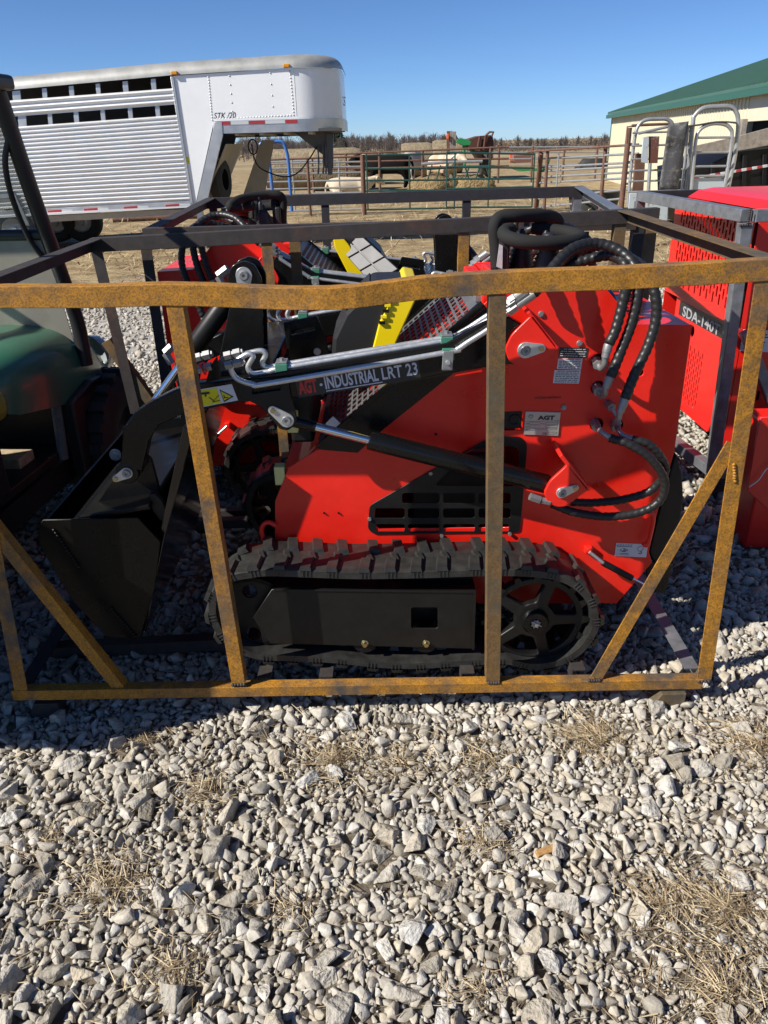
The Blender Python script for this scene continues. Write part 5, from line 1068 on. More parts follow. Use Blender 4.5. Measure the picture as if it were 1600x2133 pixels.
c = W(391, 334); plate('yellow_tag', INKY, [(c.x-.025, c.z-.05), (c.x+.025, c.z-.05), (c.x+.025, c.z+.05), (c.x-.025, c.z+.05)], Yt0-.006, .002, tr)
for (u, v, Y, r) in ((29, 458, Yt0+.1, .37), (-70, 464, Yt0+.1, .37), (118, 462, Yt1-.35, .37), (172, 462, Yt1-.35, .37)):
    c = W(u, v, Y); c = Vector((c.x, Y, r+.02)); w_ = G().lathe(c, (0, -1, 0), [(.2, -.1), (.33, -.12), (r, -.08), (r, .08), (.33, .12), (.2, .1)], 32).obj('wheel', TYRE, tr, smooth=40); G().lathe(c, (0, -1, 0), [(0, .10), (.06, .10), (.07, .06), (.12, .05), (.18, .06), (.21, .1)], 24).obj('rim', TA, w_, smooth=40)
a = W(-140, 405); b = W(40, 395); quad('fender', TA, [(-150, 415), (30, 402), (62, 470), (50, 470), (24, 412), (-150, 425)], Yt0-.06, .3)
c = W(455, 375, Yt0+.35); G().lathe((c.x, Yt0+.5, c.z), (1, -.15, 0), [(.17, -.1), (.3, -.11), (.36, -.07), (.36, .07), (.3, .11), (.17, .1)], 28).obj('spare_wheel', TYRE, tr, smooth=40)
a = W(414, 440); G().box((a.x-.05, Yt0+.05, 0), (a.x+.05, Yt0+.15, a.z)).obj('jack_leg', TA, tr)
# ================================================================ BARN
CREAM = mat('cream_ribbed_steel', (.62, .58, .44), .5, var=.05, vscale=1.5); GROOF = mat('green_steel_roof', (.052, .12, .088), .5, coat=.1, var=.1, vscale=1); GTRIM = mat('green_steel_trim', (.025, .10, .065), .4); WEATH = mat('weathered_grey_board', (.25, .22, .19), .8, var=.35, vscale=12)
A = PY(1277, 237, 34); ze = A.z; d = ray(1600, 178); tY = (ze-CAM_H)/(d.z/d.y); Bp = PY(1600, 178, tY); e = Vector((Bp.x-A.x, Bp.y-A.y, 0)); LB = e.length*1.8; e.normalize(); nb = Vector((-e.y, e.x, 0)); nb = nb if nb.x > 0 else -nb
A = Vector((A.x, A.y, 0)); Fb = Matrix(((e.x, 0, -nb.x, A.x), (e.y, 0, -nb.y, A.y), (0, 1, 0, 0), (0, 0, 0, 1)))
bn = thing('barn', tuple(A), 'cream metal-sided barn with a green roof beyond the pens', 'barn')
u_op = ((PY(1563, 230, 1).x)) ; 
def wall_u(px): d = ray(px, 260); k = (A.x*d.y-A.y*d.x)/(e.y*d.x-e.x*d.y); return k
uo = wall_u(1556); op = [(uo, .0), (uo+3.2, .0), (uo+3.2, ze-.62), (uo+.12, ze-.62), (uo, ze-.75)]
plate('wall', CREAM, [(0, 0), (LB, 0), (LB, ze), (0, ze)], 0, .12, bn, [[(uo, .02), (uo+3.2, .02), (uo+3.2, ze-.6), (uo, ze-.6)]], .004, F=Fb)
g = G(Fb)
for k in range(int(LB/.23)):
    u = .1+k*.23
    if uo-.05 < u < uo+3.25: continue
    g.box((u-.018, .02, 0), (u+.018, ze-.02, .02))
kind(g.obj('wall_ribs', CREAM, bn), 'stuff')
G(Fb).box((-.08, 0, -.1), (.06, ze, .03)).obj('corner_trim', GTRIM, bn); DW, RISE = 8.5, 2.5
g = G(Fb); g.prism([(-.15, ze-.03, .18), (LB, ze-.03, .18), (LB, ze+RISE, -DW), (-.15, ze+RISE, -DW)], (0, .06, 0)).obj('roof', GROOF, bn)
g = G(Fb); g.prism([(-.15, ze+RISE, -DW), (LB, ze+RISE, -DW), (LB, ze, -2*DW), (-.15, ze, -2*DW)], (0, .06, 0)).obj('roof', GROOF, bn)
g = G(Fb); sl = Vector((0, RISE+.03, -DW-.18))
for k in range(int((LB+.3)/.3)):
    u = -.12+k*.3; g.prism([(u, ze+.03, .18), (u+.035, ze+.03, .18), (u+.035, ze+.03+sl.y, .18+sl.z), (u, ze+.03+sl.y, .18+sl.z)], (0, .03, 0))
kind(g.obj('roof_ribs', GROOF, bn), 'stuff')
G(Fb).box((-.17, ze-.16, .13), (LB, ze-.04, .23)).obj('gutter', GTRIM, bn); G(Fb).prism([(0, 0, -.12), (0, ze, -.12), (0, ze+RISE, -DW), (0, ze, -2*DW), (0, 0, -2*DW)], (.1, 0, 0)).obj('gable_wall', CREAM, bn)
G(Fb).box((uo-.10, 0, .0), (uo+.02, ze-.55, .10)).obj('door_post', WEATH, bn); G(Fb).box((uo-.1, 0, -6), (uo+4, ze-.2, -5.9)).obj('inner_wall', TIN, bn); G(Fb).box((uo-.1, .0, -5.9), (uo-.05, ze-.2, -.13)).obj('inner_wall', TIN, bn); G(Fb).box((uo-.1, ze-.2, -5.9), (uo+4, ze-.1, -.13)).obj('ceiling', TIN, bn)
# ================================================================ CATTLE CHUTE, DARK TRAILER, TUBS
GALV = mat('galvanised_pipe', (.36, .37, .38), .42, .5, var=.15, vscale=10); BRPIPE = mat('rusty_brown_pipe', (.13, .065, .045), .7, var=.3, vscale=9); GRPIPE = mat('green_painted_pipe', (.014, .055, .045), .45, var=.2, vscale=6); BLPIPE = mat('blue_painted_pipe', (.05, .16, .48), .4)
GPAINT = mat('chalky_grey_blue_paint', (.42, .47, .50), .55, col2=(.16, .07, .045), mix=(.6, .68), vscale=9); MATR = mat('dusty_rubber_mat', (.055, .055, .06), .6, col2=(.25, .24, .22), mix=(.5, .78), vscale=9, bump=.3, bscale=20, bdist=.01)
Yc = 12.6
ch = thing('cattle_chute', (PZ(1430, 520).x, Yc, 0), 'grey pipe cattle chute with a rubber mat draped over it', 'cattle chute')
def pipe(name, pts, r, m, par, Y=Yc, sm=True, n=8):
    P_ = [PY(*(q if len(q) == 2 else q[:2]), Y=(Y if len(q) == 2 else q[2])) for q in pts]
    return G().tube(spl(P_, 5) if sm and len(P_) > 2 else P_, r, n).obj(name, m, par, smooth=60)
pipe('front_hoop', [(1424, 520), (1432, 400), (1443, 262), (1448, 240), (1466, 225), (1495, 222), (1520, 222), (1533, 232), (1538, 260), (1530, 330), (1516, 400), (1506, 520)], .032, GALV, ch)
pipe('gate_hoop', [(1440, 400), (1446, 330), (1451, 285), (1462, 267), (1482, 258), (1505, 258), (1520, 266), (1525, 285), (1516, 350), (1507, 400)], .027, GALV, ch, Yc-.12)
pipe('rear_hoop', [(1308, 430), (1314, 360), (1322, 290), (1330, 262), (1345, 250), (1370, 248), (1390, 249), (1402, 262), (1404, 300)], .027, GALV, ch, Yc+.3)
for a, b, r in (((1417, 430), (1434, 264), .02), ((1424, 430), (1440, 264), .02), ((1349, 430), (1354, 340), .028)): pipe('upright', [a, b], r, GALV, ch)
for v, u0, u1 in ((287, 1454, 1522), (318, 1450, 1518), (347, 1446, 1512), (367, 1445, 1508)): pipe('gate_bar', [(u0, v), (u1, v-1)], .017, GALV, ch, Yc-.12)
for v in (277, 304, 332, 356, 378, 400): pipe('side_bar', [(1318-(v-277)*.08, v), (1440, v-4)], .015, GALV, ch, Yc+.25)
def cquad(name, m, pts, Y, th, par=ch, bv=.004): return plate(name, m, [(p.x, p.z) for p in (PY(a, b, Y) for a, b in pts)], Y, th, par, (), bv)
cquad('kick_panel', GPAINT, [(1444, 372), (1508, 368), (1504, 420), (1440, 420)], Yc-.1, .02); cquad('side_panel', GPAINT, [(1312, 402), (1345, 402), (1392, 425), (1392, 460), (1308, 450)], Yc+.2, .02)
cquad('head_panel', GPAINT, [(1340, 286), (1352, 284), (1350, 340), (1336, 338)], Yc+.1, .03); cquad('rusty_panel', mat('rusted_sheet', (.13, .05, .035), .8, col2=(.34, .36, .38), mix=(.55, .7), vscale=6), [(1353, 284), (1374, 284), (1370, 340), (1352, 340)], Yc+.12, .03)
cquad('brown_gate', BRPIPE, [(1324, 320), (1345, 320), (1340, 410), (1318, 410)], Yc+.5, .05)  # flat gate panel in the rusty brown of the pipes
pipe('latch_tube', [(1316, 262), (1345, 260), (1400, 258)], .02, BRPIPE, ch, Yc+.4); pipe('latch_arm', [(1306, 300), (1307, 264), (1325, 262)], .015, BRPIPE, ch, Yc+.4, False); pipe('top_bar', [(1330, 278), (1400, 262), (1440, 264)], .02, GALV, ch, Yc+.1, False)
mt = G(); vs = []; rows = [(262, 0), (266, .02), (285, .06), (320, .07), (355, .06), (400, .05)]
for j in range(13):
    t = j/12; v = 260+t*135
    for i in range(7):
        s = i/6; u = (1392-20*t)+(42-4*t)*s; wv = .03*sin(s*5+t*2); p = PY(u, v-(6*s if t < .1 else 6*s*(1-t)), Yc-.18-.05*sin(pi*min(1, t*3))+wv*.5); vs.append(p)
mt.add(vs, [(j*7+i, j*7+i+1, (j+1)*7+i+1, (j+1)*7+i) for j in range(12) for i in range(6)]); 
vs = [];
for j in range(11):
    t = j/10; sag = 10*sin(pi*t*2)*(.6 if t < .5 else .8)
    for i in range(4): s = i/3; vs.append(PY(1392+142*t+8*s, 259-4*t+sag*.5, Yc-.15+s*.9))
mt.add(vs, [(j*4+i, j*4+i+1, (j+1)*4+i+1, (j+1)*4+i) for j in range(10) for i in range(3)])
mo = mt.obj('rubber_mat', MATR, smooth=True); sm_ = mo.modifiers.new('s', 'SOLIDIFY'); sm_.thickness = .02; tag(mo, 'worn grey rubber mat draped over the grey cattle chute', 'rubber mat')
# dark trailer with red-white tape and a weathered board on top
dt = thing('dark_trailer', (PZ(1570, 470).x, 15, 0), 'black-sided trailer with red and white reflective tape right of the cattle chute', 'trailer')
BK = mat('black_trailer_side', (.006, .006, .008), .5, spec=.25); Yd = 15.0
dq = lambda n, m, p, Y=Yd, th=.05: cquad(n, m, p, Y, th, dt)
dq('side_wall', BK, [(1446, 352), (1478, 345), (1530, 318), (1760, 290), (1760, 470), (1446, 470)], Yd, 2.0)
for u0 in (1482, 1548, 1590, 1640): dq('side_post', BK, [(u0, 322 if u0 > 1500 else 340), (u0+8, 321 if u0 > 1500 else 340), (u0+6, 440), (u0-2, 440)], Yd-.05, .05)
tp = yl((1530, 357), (1600, 345))
for k in range(14):
    u = 1446+k*11
    if 1474 < u < 1528 and False: continue
    dq('reflector', TREF_R if k % 2 == 0 else TREF_W, [(u, tp(u)-3), (u+10.6, tp(u+10.6)-3), (u+10.6, tp(u+10.6)+3), (u, tp(u)+3)], Yd-.06, .01)
bd = plate('weathered_board', WEATH, XZ([(1442, 305), (1540, 283), (1700, 240), (1700, 285), (1540, 314), (1450, 322)], Yd-.09), Yd-.09, .05, None, (), .006); tag(bd, 'wide weathered grey board lying along the top of the black-sided trailer', 'board')
ot = thing('orange_tub', tuple(PZ(1251, 473)), 'low orange plastic feed tub on the straw behind the crates', 'tub'); OR = mat('orange_plastic', (.75, .13, .03), .45)
c = PZ(1251, 474); G().lathe(c, (0, 0, 1), [(0, .02), (.19, .02), (.22, .14), (.235, .14), (.235, .125), (.20, .0), (0, .0)], 28).obj('tub_body', OR, ot, smooth=40)
bt = thing('black_tub', tuple(PZ(1235, 437)), 'black rubber stock tub on the straw beside the far crate corner', 'tub'); c = PZ(1235, 438); G().lathe(c, (0, 0, 1), [(0, .03), (.50, .03), (.56, .40), (.60, .42), (.61, .36), (.54, .0), (0, 0)], 28).obj('tub_body', TYRE, bt, smooth=40)
# ================================================================ PIPE FENCES, GATES
def fence(name, label, cat, group, Y, rails, posts, m_r, m_p=None, rr=.022, rp=.03, uprights=(), Y2=None):
    """rails: (x0,y0,x1,y1) in photo pixels; posts: (x, ytop, ybot)"""
    t = thing(name, tuple(PZ(rails[0][0], 440)[:2])+(0,), label, cat, group); Y2 = Y if Y2 is None else Y2
    for (a, b, c, d, *m) in rails: G().tube([PY(a, b, Y), PY(c, d, Y2)], rr, 8).obj('rail', m[0] if m else m_r, t, smooth=60)
    xa, xb = rails[0][0], rails[0][2]; f = lambda u: Y+(Y2-Y)*max(0, min(1, (u-xa)/(xb-xa)))
    for (u, v0, v1) in posts: p = PY(u, v0, f(u)); G().tube([(p.x, p.y, 0), p], rp, 10).obj('post', m_p or m_r, t, smooth=60)
    for (u, v0, v1) in uprights: p, q = PY(u, v0, f(u)), PY(u, v1, f(u)); G().tube([p, (p.x, q.y, q.z)], rr*.9, 8).obj('upright', m_r, t, smooth=60)
    return t
FG = 'pipe corral panels'
fence('corral_panel', 'grey pipe corral panel with brown top rail under the trailer nose', 'fence panel', FG, 20.5, [(530, 334, 752, 326, BRPIPE)]+[(530, v, 752, v-5) for v in (342, 352, 364, 380, 395, 406, 441)], [(640, 332, 430)], GALV, BRPIPE, .022, .035, [(608, 333, 440), (705, 330, 438)])
p = PY(755, 322, 20.4); tag(G().tube([(p.x, 20.4, 0), p], .06, 12).obj('fence_post', BRPIPE, smooth=60), 'thick rusty brown steel post at the hinge of the green gate', 'post')
fence('green_gate', 'green pipe gate in front of the black cow', 'gate', None, 20.2, [(762, 324, 938, 320), (762, 352, 938, 350), (762, 376, 938, 375), (762, 398, 938, 396), (762, 437, 947, 433)], [], GRPIPE, None, .021, .03, [(763, 320, 438), (948, 318, 436), (853, 322, 436)])
fence('green_gate', 'green pipe gate right of centre, ending at the leaning rusty post', 'gate', None, 20.0, [(930, 318, 1115, 321), (930, 348, 1113, 350), (930, 373, 1113, 372), (930, 394, 1112, 389), (930, 432, 1108, 431)], [], GRPIPE, None, .021, .03, [(931, 318, 432), (1020, 322, 430), (1114, 320, 432)])
p = PY(1127, 319, 20); q = PZ(1117, 434); tag(G().tube([(q.x, q.y, 0), p], .06, 12).obj('fence_post', BRPIPE, smooth=60), 'leaning rusty brown steel post at the latch of the right green gate', 'post')
fence('corral_panel', 'grey pipe corral panel with brown top rail running right towards the barn', 'fence panel', FG, 20.5, [(1100, 316, 1330, 301, BRPIPE)]+[(1122, v+5, 1330, v-6) for v in (326, 344, 352, 364, 376)]+[(1122, 414, 1330, 392), (1122, 432, 1330, 410)], [(1141, 314, 430), (1262, 304, 425)], GALV, BRPIPE, .022, .04, [(1164, 320, 430)], 16.5)
fence('corral_panel', 'short grey corral panel beside the chute and the barn corner', 'fence panel', FG, 15.2, [(1300, 302, 1316, 300), (1300, 320, 1314, 318), (1300, 340, 1314, 337), (1300, 362, 1312, 360), (1300, 384, 1312, 382)], [(1311, 266, 440)], GALV, BRPIPE, .02, .05)
fence('far_fence', 'thin brown rail fence in the middle of the cattle yard', 'fence', None, 30, [(690, 322, 1060, 306), (690, 338, 1060, 330), (690, 352, 1060, 345)], [(790, 318, 350), (880, 314, 350), (1022, 308, 350), (720, 320, 350)], BRPIPE, None, .03, .045)
fence('far_fence', 'grey pipe fence along the back of the yard towards the barn', 'fence', None, 34, [(1020, 307, 1290, 305), (1020, 318, 1290, 316), (1020, 332, 1290, 328), (1020, 346, 1290, 342)], [(1040, 305, 360), (1110, 305, 360), (1245, 300, 356), (1176, 306, 356)], GALV, BRPIPE, .028, .045)
fence('far_fence', 'low grey pipe fence behind the hay bales on the left', 'fence', None, 30, [(530, 338, 700, 334), (530, 352, 700, 348), (530, 366, 700, 362)], [(560, 335, 370), (650, 330, 368)], GALV, BRPIPE, .03, .04)
bg_ = thing('blue_frame', tuple(PZ(585, 440)), 'bright blue bent-pipe frame standing behind the trailer neck', 'pipe frame')
pipe('hoop', [(608, 440), (601, 340), (596, 312), (590, 298), (580, 295), (560, 296), (546, 298), (541, 302)], .035, BLPIPE, bg_, 18); pipe('leg', [(572, 440), (562, 340), (556, 298)], .033, BLPIPE, bg_, 18, False); pipe('leg', [(543, 440), (536, 380), (534, 330)], .033, BLPIPE, bg_, 18, False)
# feeder rack and hay
HAY = mat('hay', (.21, .15, .07), .9, var=.5, vscale=9, bump=1, bscale=14, bdist=.1); BALE = mat('weathered_hay_bale', (.22, .175, .11), .9, var=.35, vscale=6, bump=.8, bscale=16, bdist=.06)
def lumpy(name, c, r, m, label, cat, seed, group=None, sub=3):
    bm = bmesh.new(); bmesh.ops.create_icosphere(bm, subdivisions=sub, radius=1)
    for v in bm.verts:
        n = 1+.25*noise.noise(v.co*2+Vector((seed, 0, 0)))+.14*noise.noise(v.co*6+Vector((0, seed, 0))); v.co = Vector((v.co.x*r[0]*n, v.co.y*r[1]*n, max(0, v.co.z)*r[2]*n))
    me = bpy.data.meshes.new(name); bm.to_mesh(me); bm.free(); me.materials.append(m); o = link(bpy.data.objects.new(name, me), None, Matrix.Translation(c)); shade(me, True); return tag(o, label, cat, group)
c = PZ(905, 396); lumpy('hay_pile', c, (1.0, .7, .55), HAY, 'loose golden hay heaped behind the green gates', 'hay pile', 1); c = PZ(985, 394); lumpy('hay_pile', c, (.9, .6, .5), HAY, 'smaller heap of loose hay by the right green gate', 'hay pile', 5)
def bale(px, py, Y, r, L, label, seed):
    c = PY(px, py, Y); n = 28; g = G(); vs = []
    for i in range(9):
        for k in range(n):
            a = 2*pi*k/n; q = r*(1+.04*noise.noise((cos(a)*3+seed, sin(a)*3, i)))*(1 if 0 < i < 8 else .93); vs.append((c.x-L/2+L*i/8, Y+q*cos(a), max(0, r*.96+q*sin(a))))
    g.add(vs, [(i*n+k, i*n+(k+1) % n, (i+1)*n+(k+1) % n, (i+1)*n+k) for i in range(8) for k in range(n)]+[tuple(range(n)), tuple(range(8*n, 9*n))]); tag(g.obj('round_bale', BALE, smooth=50), label, 'hay bale', 'weathered round hay bales')
bale(700, 360, 32, .75, 1.9, 'grey weathered round bale right of the trailer hitch, beside the brown post', 1); bale(615, 360, 33, .75, 2.2, 'grey weathered round bale seen through the blue frame', 2); bale(868, 320, 42, .8, 1.5, 'pale round bale far behind the cattle', 3); bale(932, 322, 46, .85, 1.6, 'round bale beneath the green spout of the far machine', 4)
fr_ = thing('hay_feeder', tuple(PZ(950, 392)), 'dark pipe hay feeder with slanted bars standing over the loose hay', 'feeder')
pipe('top_ring', [(878, 342), (930, 338), (1005, 336)], .04, GALV, fr_, 23, False); pipe('top_ring', [(890, 352), (960, 348), (1030, 346)], .03, GRPIPE, fr_, 22.4, False)
for u in (900, 918, 968, 978, 1000, 1012): pipe('slant_bar', [(u, 344), (u+random.choice([-9, 9]), 374)], .022, GRPIPE, fr_, 22.6, False)
# far farm machines
fm = thing('rusty_spreader', tuple(PZ(1005, 345)), 'rusty brown box-shaped farm machine on the horizon', 'farm machine'); RB = mat('dark_rust_sheet', (.075, .028, .02), .8, var=.3, vscale=3)
fq = lambda n, m, p, th, par=fm, Y=38: cquad(n, m, p, Y, th, par, .01)
fq('box', RB, [(977, 290), (1000, 283), (1026, 281), (1029, 300), (1028, 312), (975, 312)], 2.0); fq('frame', BRPIPE, [(985, 312), (1028, 312), (1028, 332), (998, 332)], 1.6); pipe('rail', [(1012, 282), (1020, 275), (1028, 275), (1024, 284)], .05, BRPIPE, fm, 37.9, False); pipe('rib', [(1000, 284), (995, 312)], .06, RB, fm, 37.9, False); pipe('rib', [(1012, 282), (1008, 312)], .06, RB, fm, 37.9, False); G().lathe(PY(1010, 338, 38.5), (1, 0, 0), [(.2, -.2), (.6, -.2), (.7, 0), (.6, .2), (.2, .2)], 20).obj('wheel', TYRE, fm, smooth=40)
gm_ = thing('green_spout', tuple(PZ(965, 345)), 'bright green chute of a farm machine against the sky', 'farm machine'); GP = mat('bright_green_paint', (.02, .22, .07), .4)
cquad('spout', GP, [(953, 290), (963, 288), (982, 294), (979, 302), (966, 303), (951, 296)], 37, .8, gm_); pipe('boom', [(946, 278), (952, 290), (975, 306)], .06, BRPIPE, gm_, 37.2, False); pipe('stand', [(966, 302), (968, 345)], .06, GP, gm_, 37.2, False)
for k, (u, v, l) in enumerate(((934, 273, 'leftmost of the three upright timbers beside the green chute'), (940, 273, 'middle of the three upright timbers beside the green chute'), (947, 274, 'rightmost of the three upright timbers beside the green chute'))):
    p = PY(u, v, 36); tag(G().beam((p.x, 36, 0), p, .12, .12, (0, 1, 0)).obj('timber_post', WEATH if k else BRPIPE), l, 'post', 'upright timbers by the green chute')
p = PY(933, 284, 35.8); tag(G().box((p.x-.05, 35.8, p.z-.10), (p.x+.05, 35.9, p.z+.10)).obj('orange_triangle', OR, bevel=.02), 'small orange slow-vehicle marker on the leftmost upright timber', 'marker')
im = thing('green_implement', tuple(PZ(1115, 350)), 'low green farm implement lying in the back pasture', 'implement'); cquad('deck', GP, [(1062, 349), (1108, 351), (1150, 352), (1150, 357), (1080, 356)], 37, .6, im); pipe('hitch', [(1130, 352), (1142, 340), (1145, 330)], .05, GP, im, 37, False)
im2 = thing('rusty_bin', tuple(PZ(1090, 345)), 'rusty brown low bin far behind the green gate', 'bin'); cquad('bin_wall', mat('faded_rust', (.17, .08, .06), .85), [(1070, 324), (1108, 322), (1110, 338), (1072, 340)], 48, 1.5, im2); p = PY(1065, 328, 46); G().box((p.x-.06, 46, p.z-.15), (p.x+.06, 46.2, p.z+.15)).obj('orange_flag', OR, im2)
im3 = thing('rock_pile', tuple(PZ(1235, 345)), 'dark heap of scrap in the pasture left of the barn', 'scrap heap'); lm_ = lumpy('heap', PZ(1235, 350), (.9, .6, .7), TYRE, 'x', 'x', 8); del lm_['label']; del lm_['category']; lm_.parent = im3; lm_.matrix_local = WO[im3].inverted() @ WO[lm_]
# ================================================================ CATTLE
def cow(name, label, pos, face, col, lying=False, h=1.35, patch=None):
    """one continuous skinned body; local +x is the head end"""
    k = h/1.35; lift = -.52 if lying else 0; V = []; E = []; Rr = []
    def v(x, y, z, r, par=None):
        V.append((x*k, y*k, max((z+lift)*k, r*k*.6) if z > 0 else 0.02)); Rr.append((r*k, r*k)); i = len(V)-1
        if par is not None: E.append((par, i))
        return i
    p0 = v(0, 0, .92, .36); ch_ = v(.48, 0, .93, .36, p0); sh = v(.74, 0, 1.0, .29, ch_); rp = v(-.45, 0, .98, .33, p0); hp_ = v(-.72, 0, 1.04, .25, rp); tb = v(-.84, 0, 1.08, .09, hp_); tl = v(-.93, 0, .85, .035, tb); v(-.92, 0, .48, .04, tl)
    n1 = v(.98, .04, 1.08, .19, sh); n2 = v(1.15, .08, 1.16, .15, n1); hd_ = v(1.28, .10, 1.16, .14, n2); mz = v(1.48, .14, 1.02, .10, hd_); v(1.58, .15, .96, .085, mz)
    for s in (-1, 1):
        v(1.22, .09+s*.2, 1.22, .035, hd_)
        if lying:
            a = v(.68, s*.26, .72, .12, sh); v(.95, s*.3, .6, .07, a); b = v(-.55, s*.34, .78, .15, rp); v(-.2, s*.42, .6, .08, b)
        else:
            a = v(.62, s*.19, .62, .12, ch_); b = v(.64, s*.19, .38, .065, a); c = v(.62, s*.19, .08, .05, b); a = v(-.58, s*.2, .66, .15, rp); b = v(-.68, s*.2, .42, .075, a); v(-.62, s*.2, .07, .05, b)
    me = bpy.data.meshes.new(name); me.from_pydata(V, E, []); me.materials.append(col); o = bpy.data.objects.new(name, me); link(o, None, Matrix.Translation(pos) @ Matrix.Rotation(face, 4, 'Z'))
    sk = o.modifiers.new('skin', 'SKIN'); sk.use_smooth_shade = True
    for q, r_ in zip(me.skin_vertices[0].data, Rr): q.radius = r_
    me.skin_vertices[0].data[0].use_root = True
    ss = o.modifiers.new('sub', 'SUBSURF'); ss.levels = 2; ss.render_levels = 2
    return tag(o, label, 'cow')
CB = mat('black_cow_hide', (.005, .005, .005), .9, spec=.15, bump=.5, bscale=30, bdist=.02); CW = mat('cream_cow_hide', (.52, .44, .32), .85, var=.1, vscale=6); CT = mat('tan_cow_hide', (.45, .32, .2), .85, col2=(.6, .52, .42), mix=(.45, .6), vscale=2.5); CG = mat('grey_cow_hide', (.36, .33, .3), .85, var=.15, vscale=3); CBR = mat('brown_cow_hide', (.16, .08, .045), .85, col2=(.55, .48, .4), mix=(.5, .6), vscale=2)
c = PZ(812, 398); cow('black_cow', 'black cow standing behind the left green gate', (c.x, c.y+.6, 0), pi*.94, CB, h=1.3)
c = PZ(726, 408); cow('lying_cow', 'cream-coloured cow lying down beside the brown gate post', (c.x, c.y-.4, 0), .12, CW, True, 1.08)
c = PZ(842, 362); cow('grey_cow', 'pale grey cow standing behind the black cow', (c.x, 36, 0), 1.2, CG, h=1.35); c = PZ(880, 366); cow('tan_cow', 'tan and white cow facing the hay feeder', (c.x, 31, 0), -1.1, CT, h=1.25); c = PZ(775, 362); cow('brown_cow', 'brown cow far left of the grey cow', (c.x, 36, 0), 2.0, CBR, h=1.3)
# ================================================================ TREES on the horizon
BARK = mat('bare_branch_bark', (.095, .078, .072), .9)
def bare_tree(g, base, h, seed, spread=1.0, levels=5, r0=None, mi=0):
    r = random.Random(seed)
    def grow(p, d, L, rad, lv):
        q = p+d*L; n = 4 if lv > 2 else 3; rad = max(rad, base[1]*.00027)
        g.tube([p, p.lerp(q, .5)+Vector((r.gauss(0, .04), r.gauss(0, .04), 0))*L, q], [rad, rad*.8, rad*.62], n, caps=False)
        if lv <= mi: return
        for k in range(r.randint(2, 3) if lv > 2 else r.randint(3, 4)):
            nd = (d+Vector((r.gauss(0, .55*spread), r.gauss(0, .55*spread), r.gauss(.3, .25)))).normalized(); grow(p.lerp(q, r.uniform(.55, 1)), nd, L*r.uniform(.58, .82), rad*.62, lv-1)
    grow(Vector(base), Vector((r.gauss(0, .06), 0, 1)).normalized(), h*.27, r0 or h*.022, levels); return g
def tree(name, px, py_top, Y, label, seed, lv=5, spread=1.0):
    t = thing(name, (PY(px, 300, Y).x, Y, 0), label, 'tree'); h = PY(px, py_top, Y).z
    g = bare_tree(G(), (PY(px, 300, Y).x, Y, -.2), h*1.05, seed, spread, lv, mi=0); g.obj('crown', BARK, t, fix=False)
    x_ = PY(px, 300, Y).x; G().tube([(x_, Y, 0), (x_, Y, h*.25)], [h*.035, h*.024], 6).obj('trunk', BARK, t); return t
tree('bare_tree', 855, 268, 100, 'tallest bare leafless tree on the horizon, right of the trailer', 21, 6, 1.15); tree('bare_tree', 730, 279, 95, 'bare tree just right of the dark evergreen', 22); tree('bare_tree', 752, 281, 98, 'second bare tree right of the dark evergreen', 23); tree('bare_tree', 885, 277, 102, 'bare tree to the right of the tallest bare tree', 24)
ev = thing('evergreen_tree', (PY(706, 300, 105).x, 105, 0), 'dark evergreen tree beside the trailer hitch on the horizon', 'tree'); EV = mat('dark_conifer_needles', (.025, .04, .018), .9); x_ = PY(706, 300, 105).x; hE = PY(706, 268, 105).z; g = G()
for k in range(900):
    t = random.random()**.8; a = random.uniform(0, 6.28); rr = (1-t)*.42*hE*random.uniform(.5, 1.1)+.1; p = Vector((x_+rr*cos(a), 105+rr*sin(a), hE*(.08+.92*t))); d = Vector((cos(a), sin(a), -.35))*random.uniform(.2, .45); s = Vector((-sin(a), cos(a), .2))*.16; g.add([p-s, p+s, p+d], [(0, 1, 2)])
g.obj('crown', EV, ev, fix=False); G().tube([(x_, 105, 0), (x_, 105, hE)], [.2, .03], 6).obj('trunk', BARK, ev)
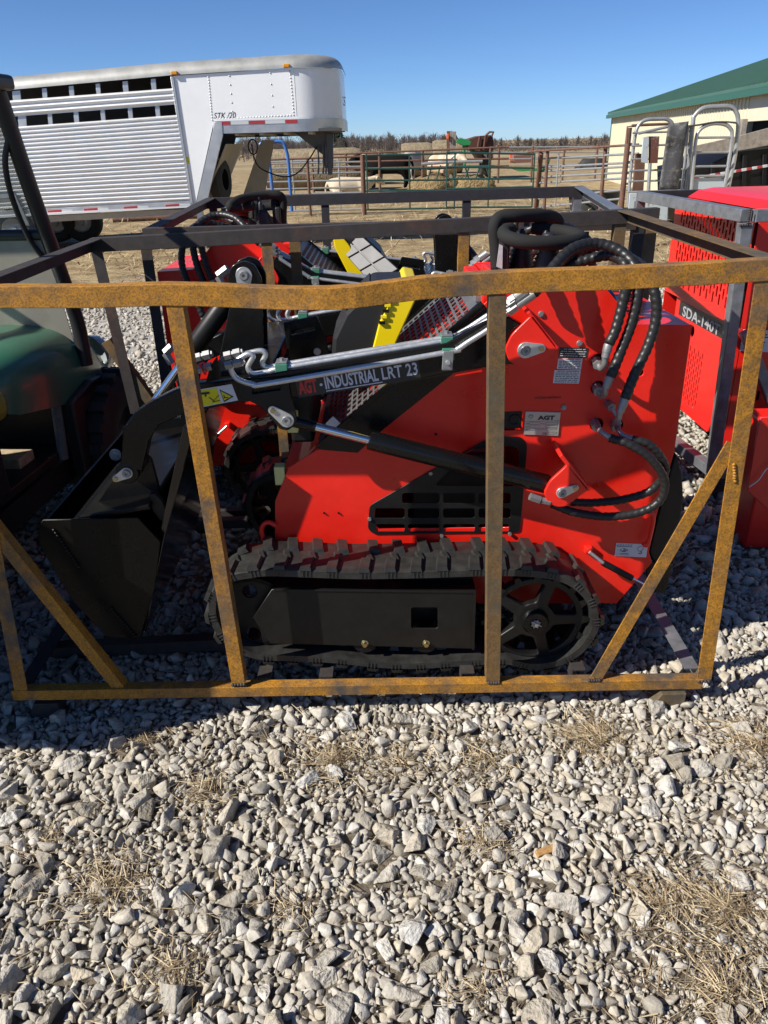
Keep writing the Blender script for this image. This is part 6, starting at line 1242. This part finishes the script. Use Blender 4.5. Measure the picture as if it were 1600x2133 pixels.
def twiggy(g, b, h, r):
    """small far bare tree: stem plus a fan of fine twigs"""
    g.tube([b, b+Vector((0, 0, h*.55))], [h*.03, h*.015], 4, caps=False); wd = r.uniform(.5, .8)
    for q in range(190):
        a = r.uniform(0, 6.28); t = abs(r.gauss(0, .55)); d = Vector((sin(t)*cos(a)*wd, sin(t)*sin(a)*wd, cos(t))).normalized(); p = b+Vector((0, 0, h*.28))+d*(h*.68*r.uniform(.05, .95)*(1-.25*t)); e_ = (d+Vector((r.gauss(0, .3), 0, r.gauss(0, .2)))).normalized()*h*r.uniform(.1, .24)
        s_ = Vector((-e_.z, 0, e_.x)).normalized()*r.uniform(.014, .03); g.add([p-s_, p+s_, p+e_], [(0, 1, 2)])
g = G(); r = random.Random(4)
for k in range(170):
    u = r.uniform(500, 960) if k < 120 else (r.uniform(960, 1300) if k < 145 else r.uniform(-80, 500)); Y = r.uniform(95, 150); hz = 297-.026*(u-800)
    top = hz-(11+9*noise.noise((u*.012, 1, 2))+r.gauss(0, 3) if u < 940 else r.gauss(1, 2.5))
    b = PY(u, 300, Y); h = max(1.2, PY(u, top, Y).z)*1.05; twiggy(g, Vector((b.x, Y, 0)), h, r)
o = kind(g.obj('far_treeline', BARK, fix=False), 'stuff'); tag(o, 'hazy grey-brown line of bare trees along the horizon', 'trees')
g = G()
for k in range(420):
    u = r.uniform(-80, 1310); Y = r.uniform(110, 170); b = PY(u, 300, Y); h = r.uniform(.8, 2.4)*(1.2 if u < 950 else .7)
    for q in range(46):
        p = Vector((b.x+r.gauss(0, 1.1), Y+r.gauss(0, 1), h*r.random()**1.3)); d = Vector((r.gauss(0, .6), r.gauss(0, .3), r.uniform(.1, .8)))*.55; s_ = Vector((-d.z, 0, d.x)).normalized()*.03; g.add([p-s_, p+s_, p+d], [(0, 1, 2)])
o = kind(g.obj('far_brush', mat('dry_brush', (.085, .066, .057), .95), fix=False), 'stuff'); tag(o, 'brown scrubby brush at the foot of the far treeline', 'brush')
# scattered rails on the ground by the trailer
for k, (a, b, l) in enumerate((((240, 452), (420, 444), 'upper long rusty steel tube lying on the ground below the trailer'), ((235, 459), (425, 450), 'lower long rusty steel tube lying on the ground below the trailer'))):
    p, q = PZ(*a, .05), PZ(*b, .05); tag(G().tube([p, q], .06, 8).obj('steel_tube', BRPIPE, smooth=60), l, 'tube', 'loose tubes by the trailer')
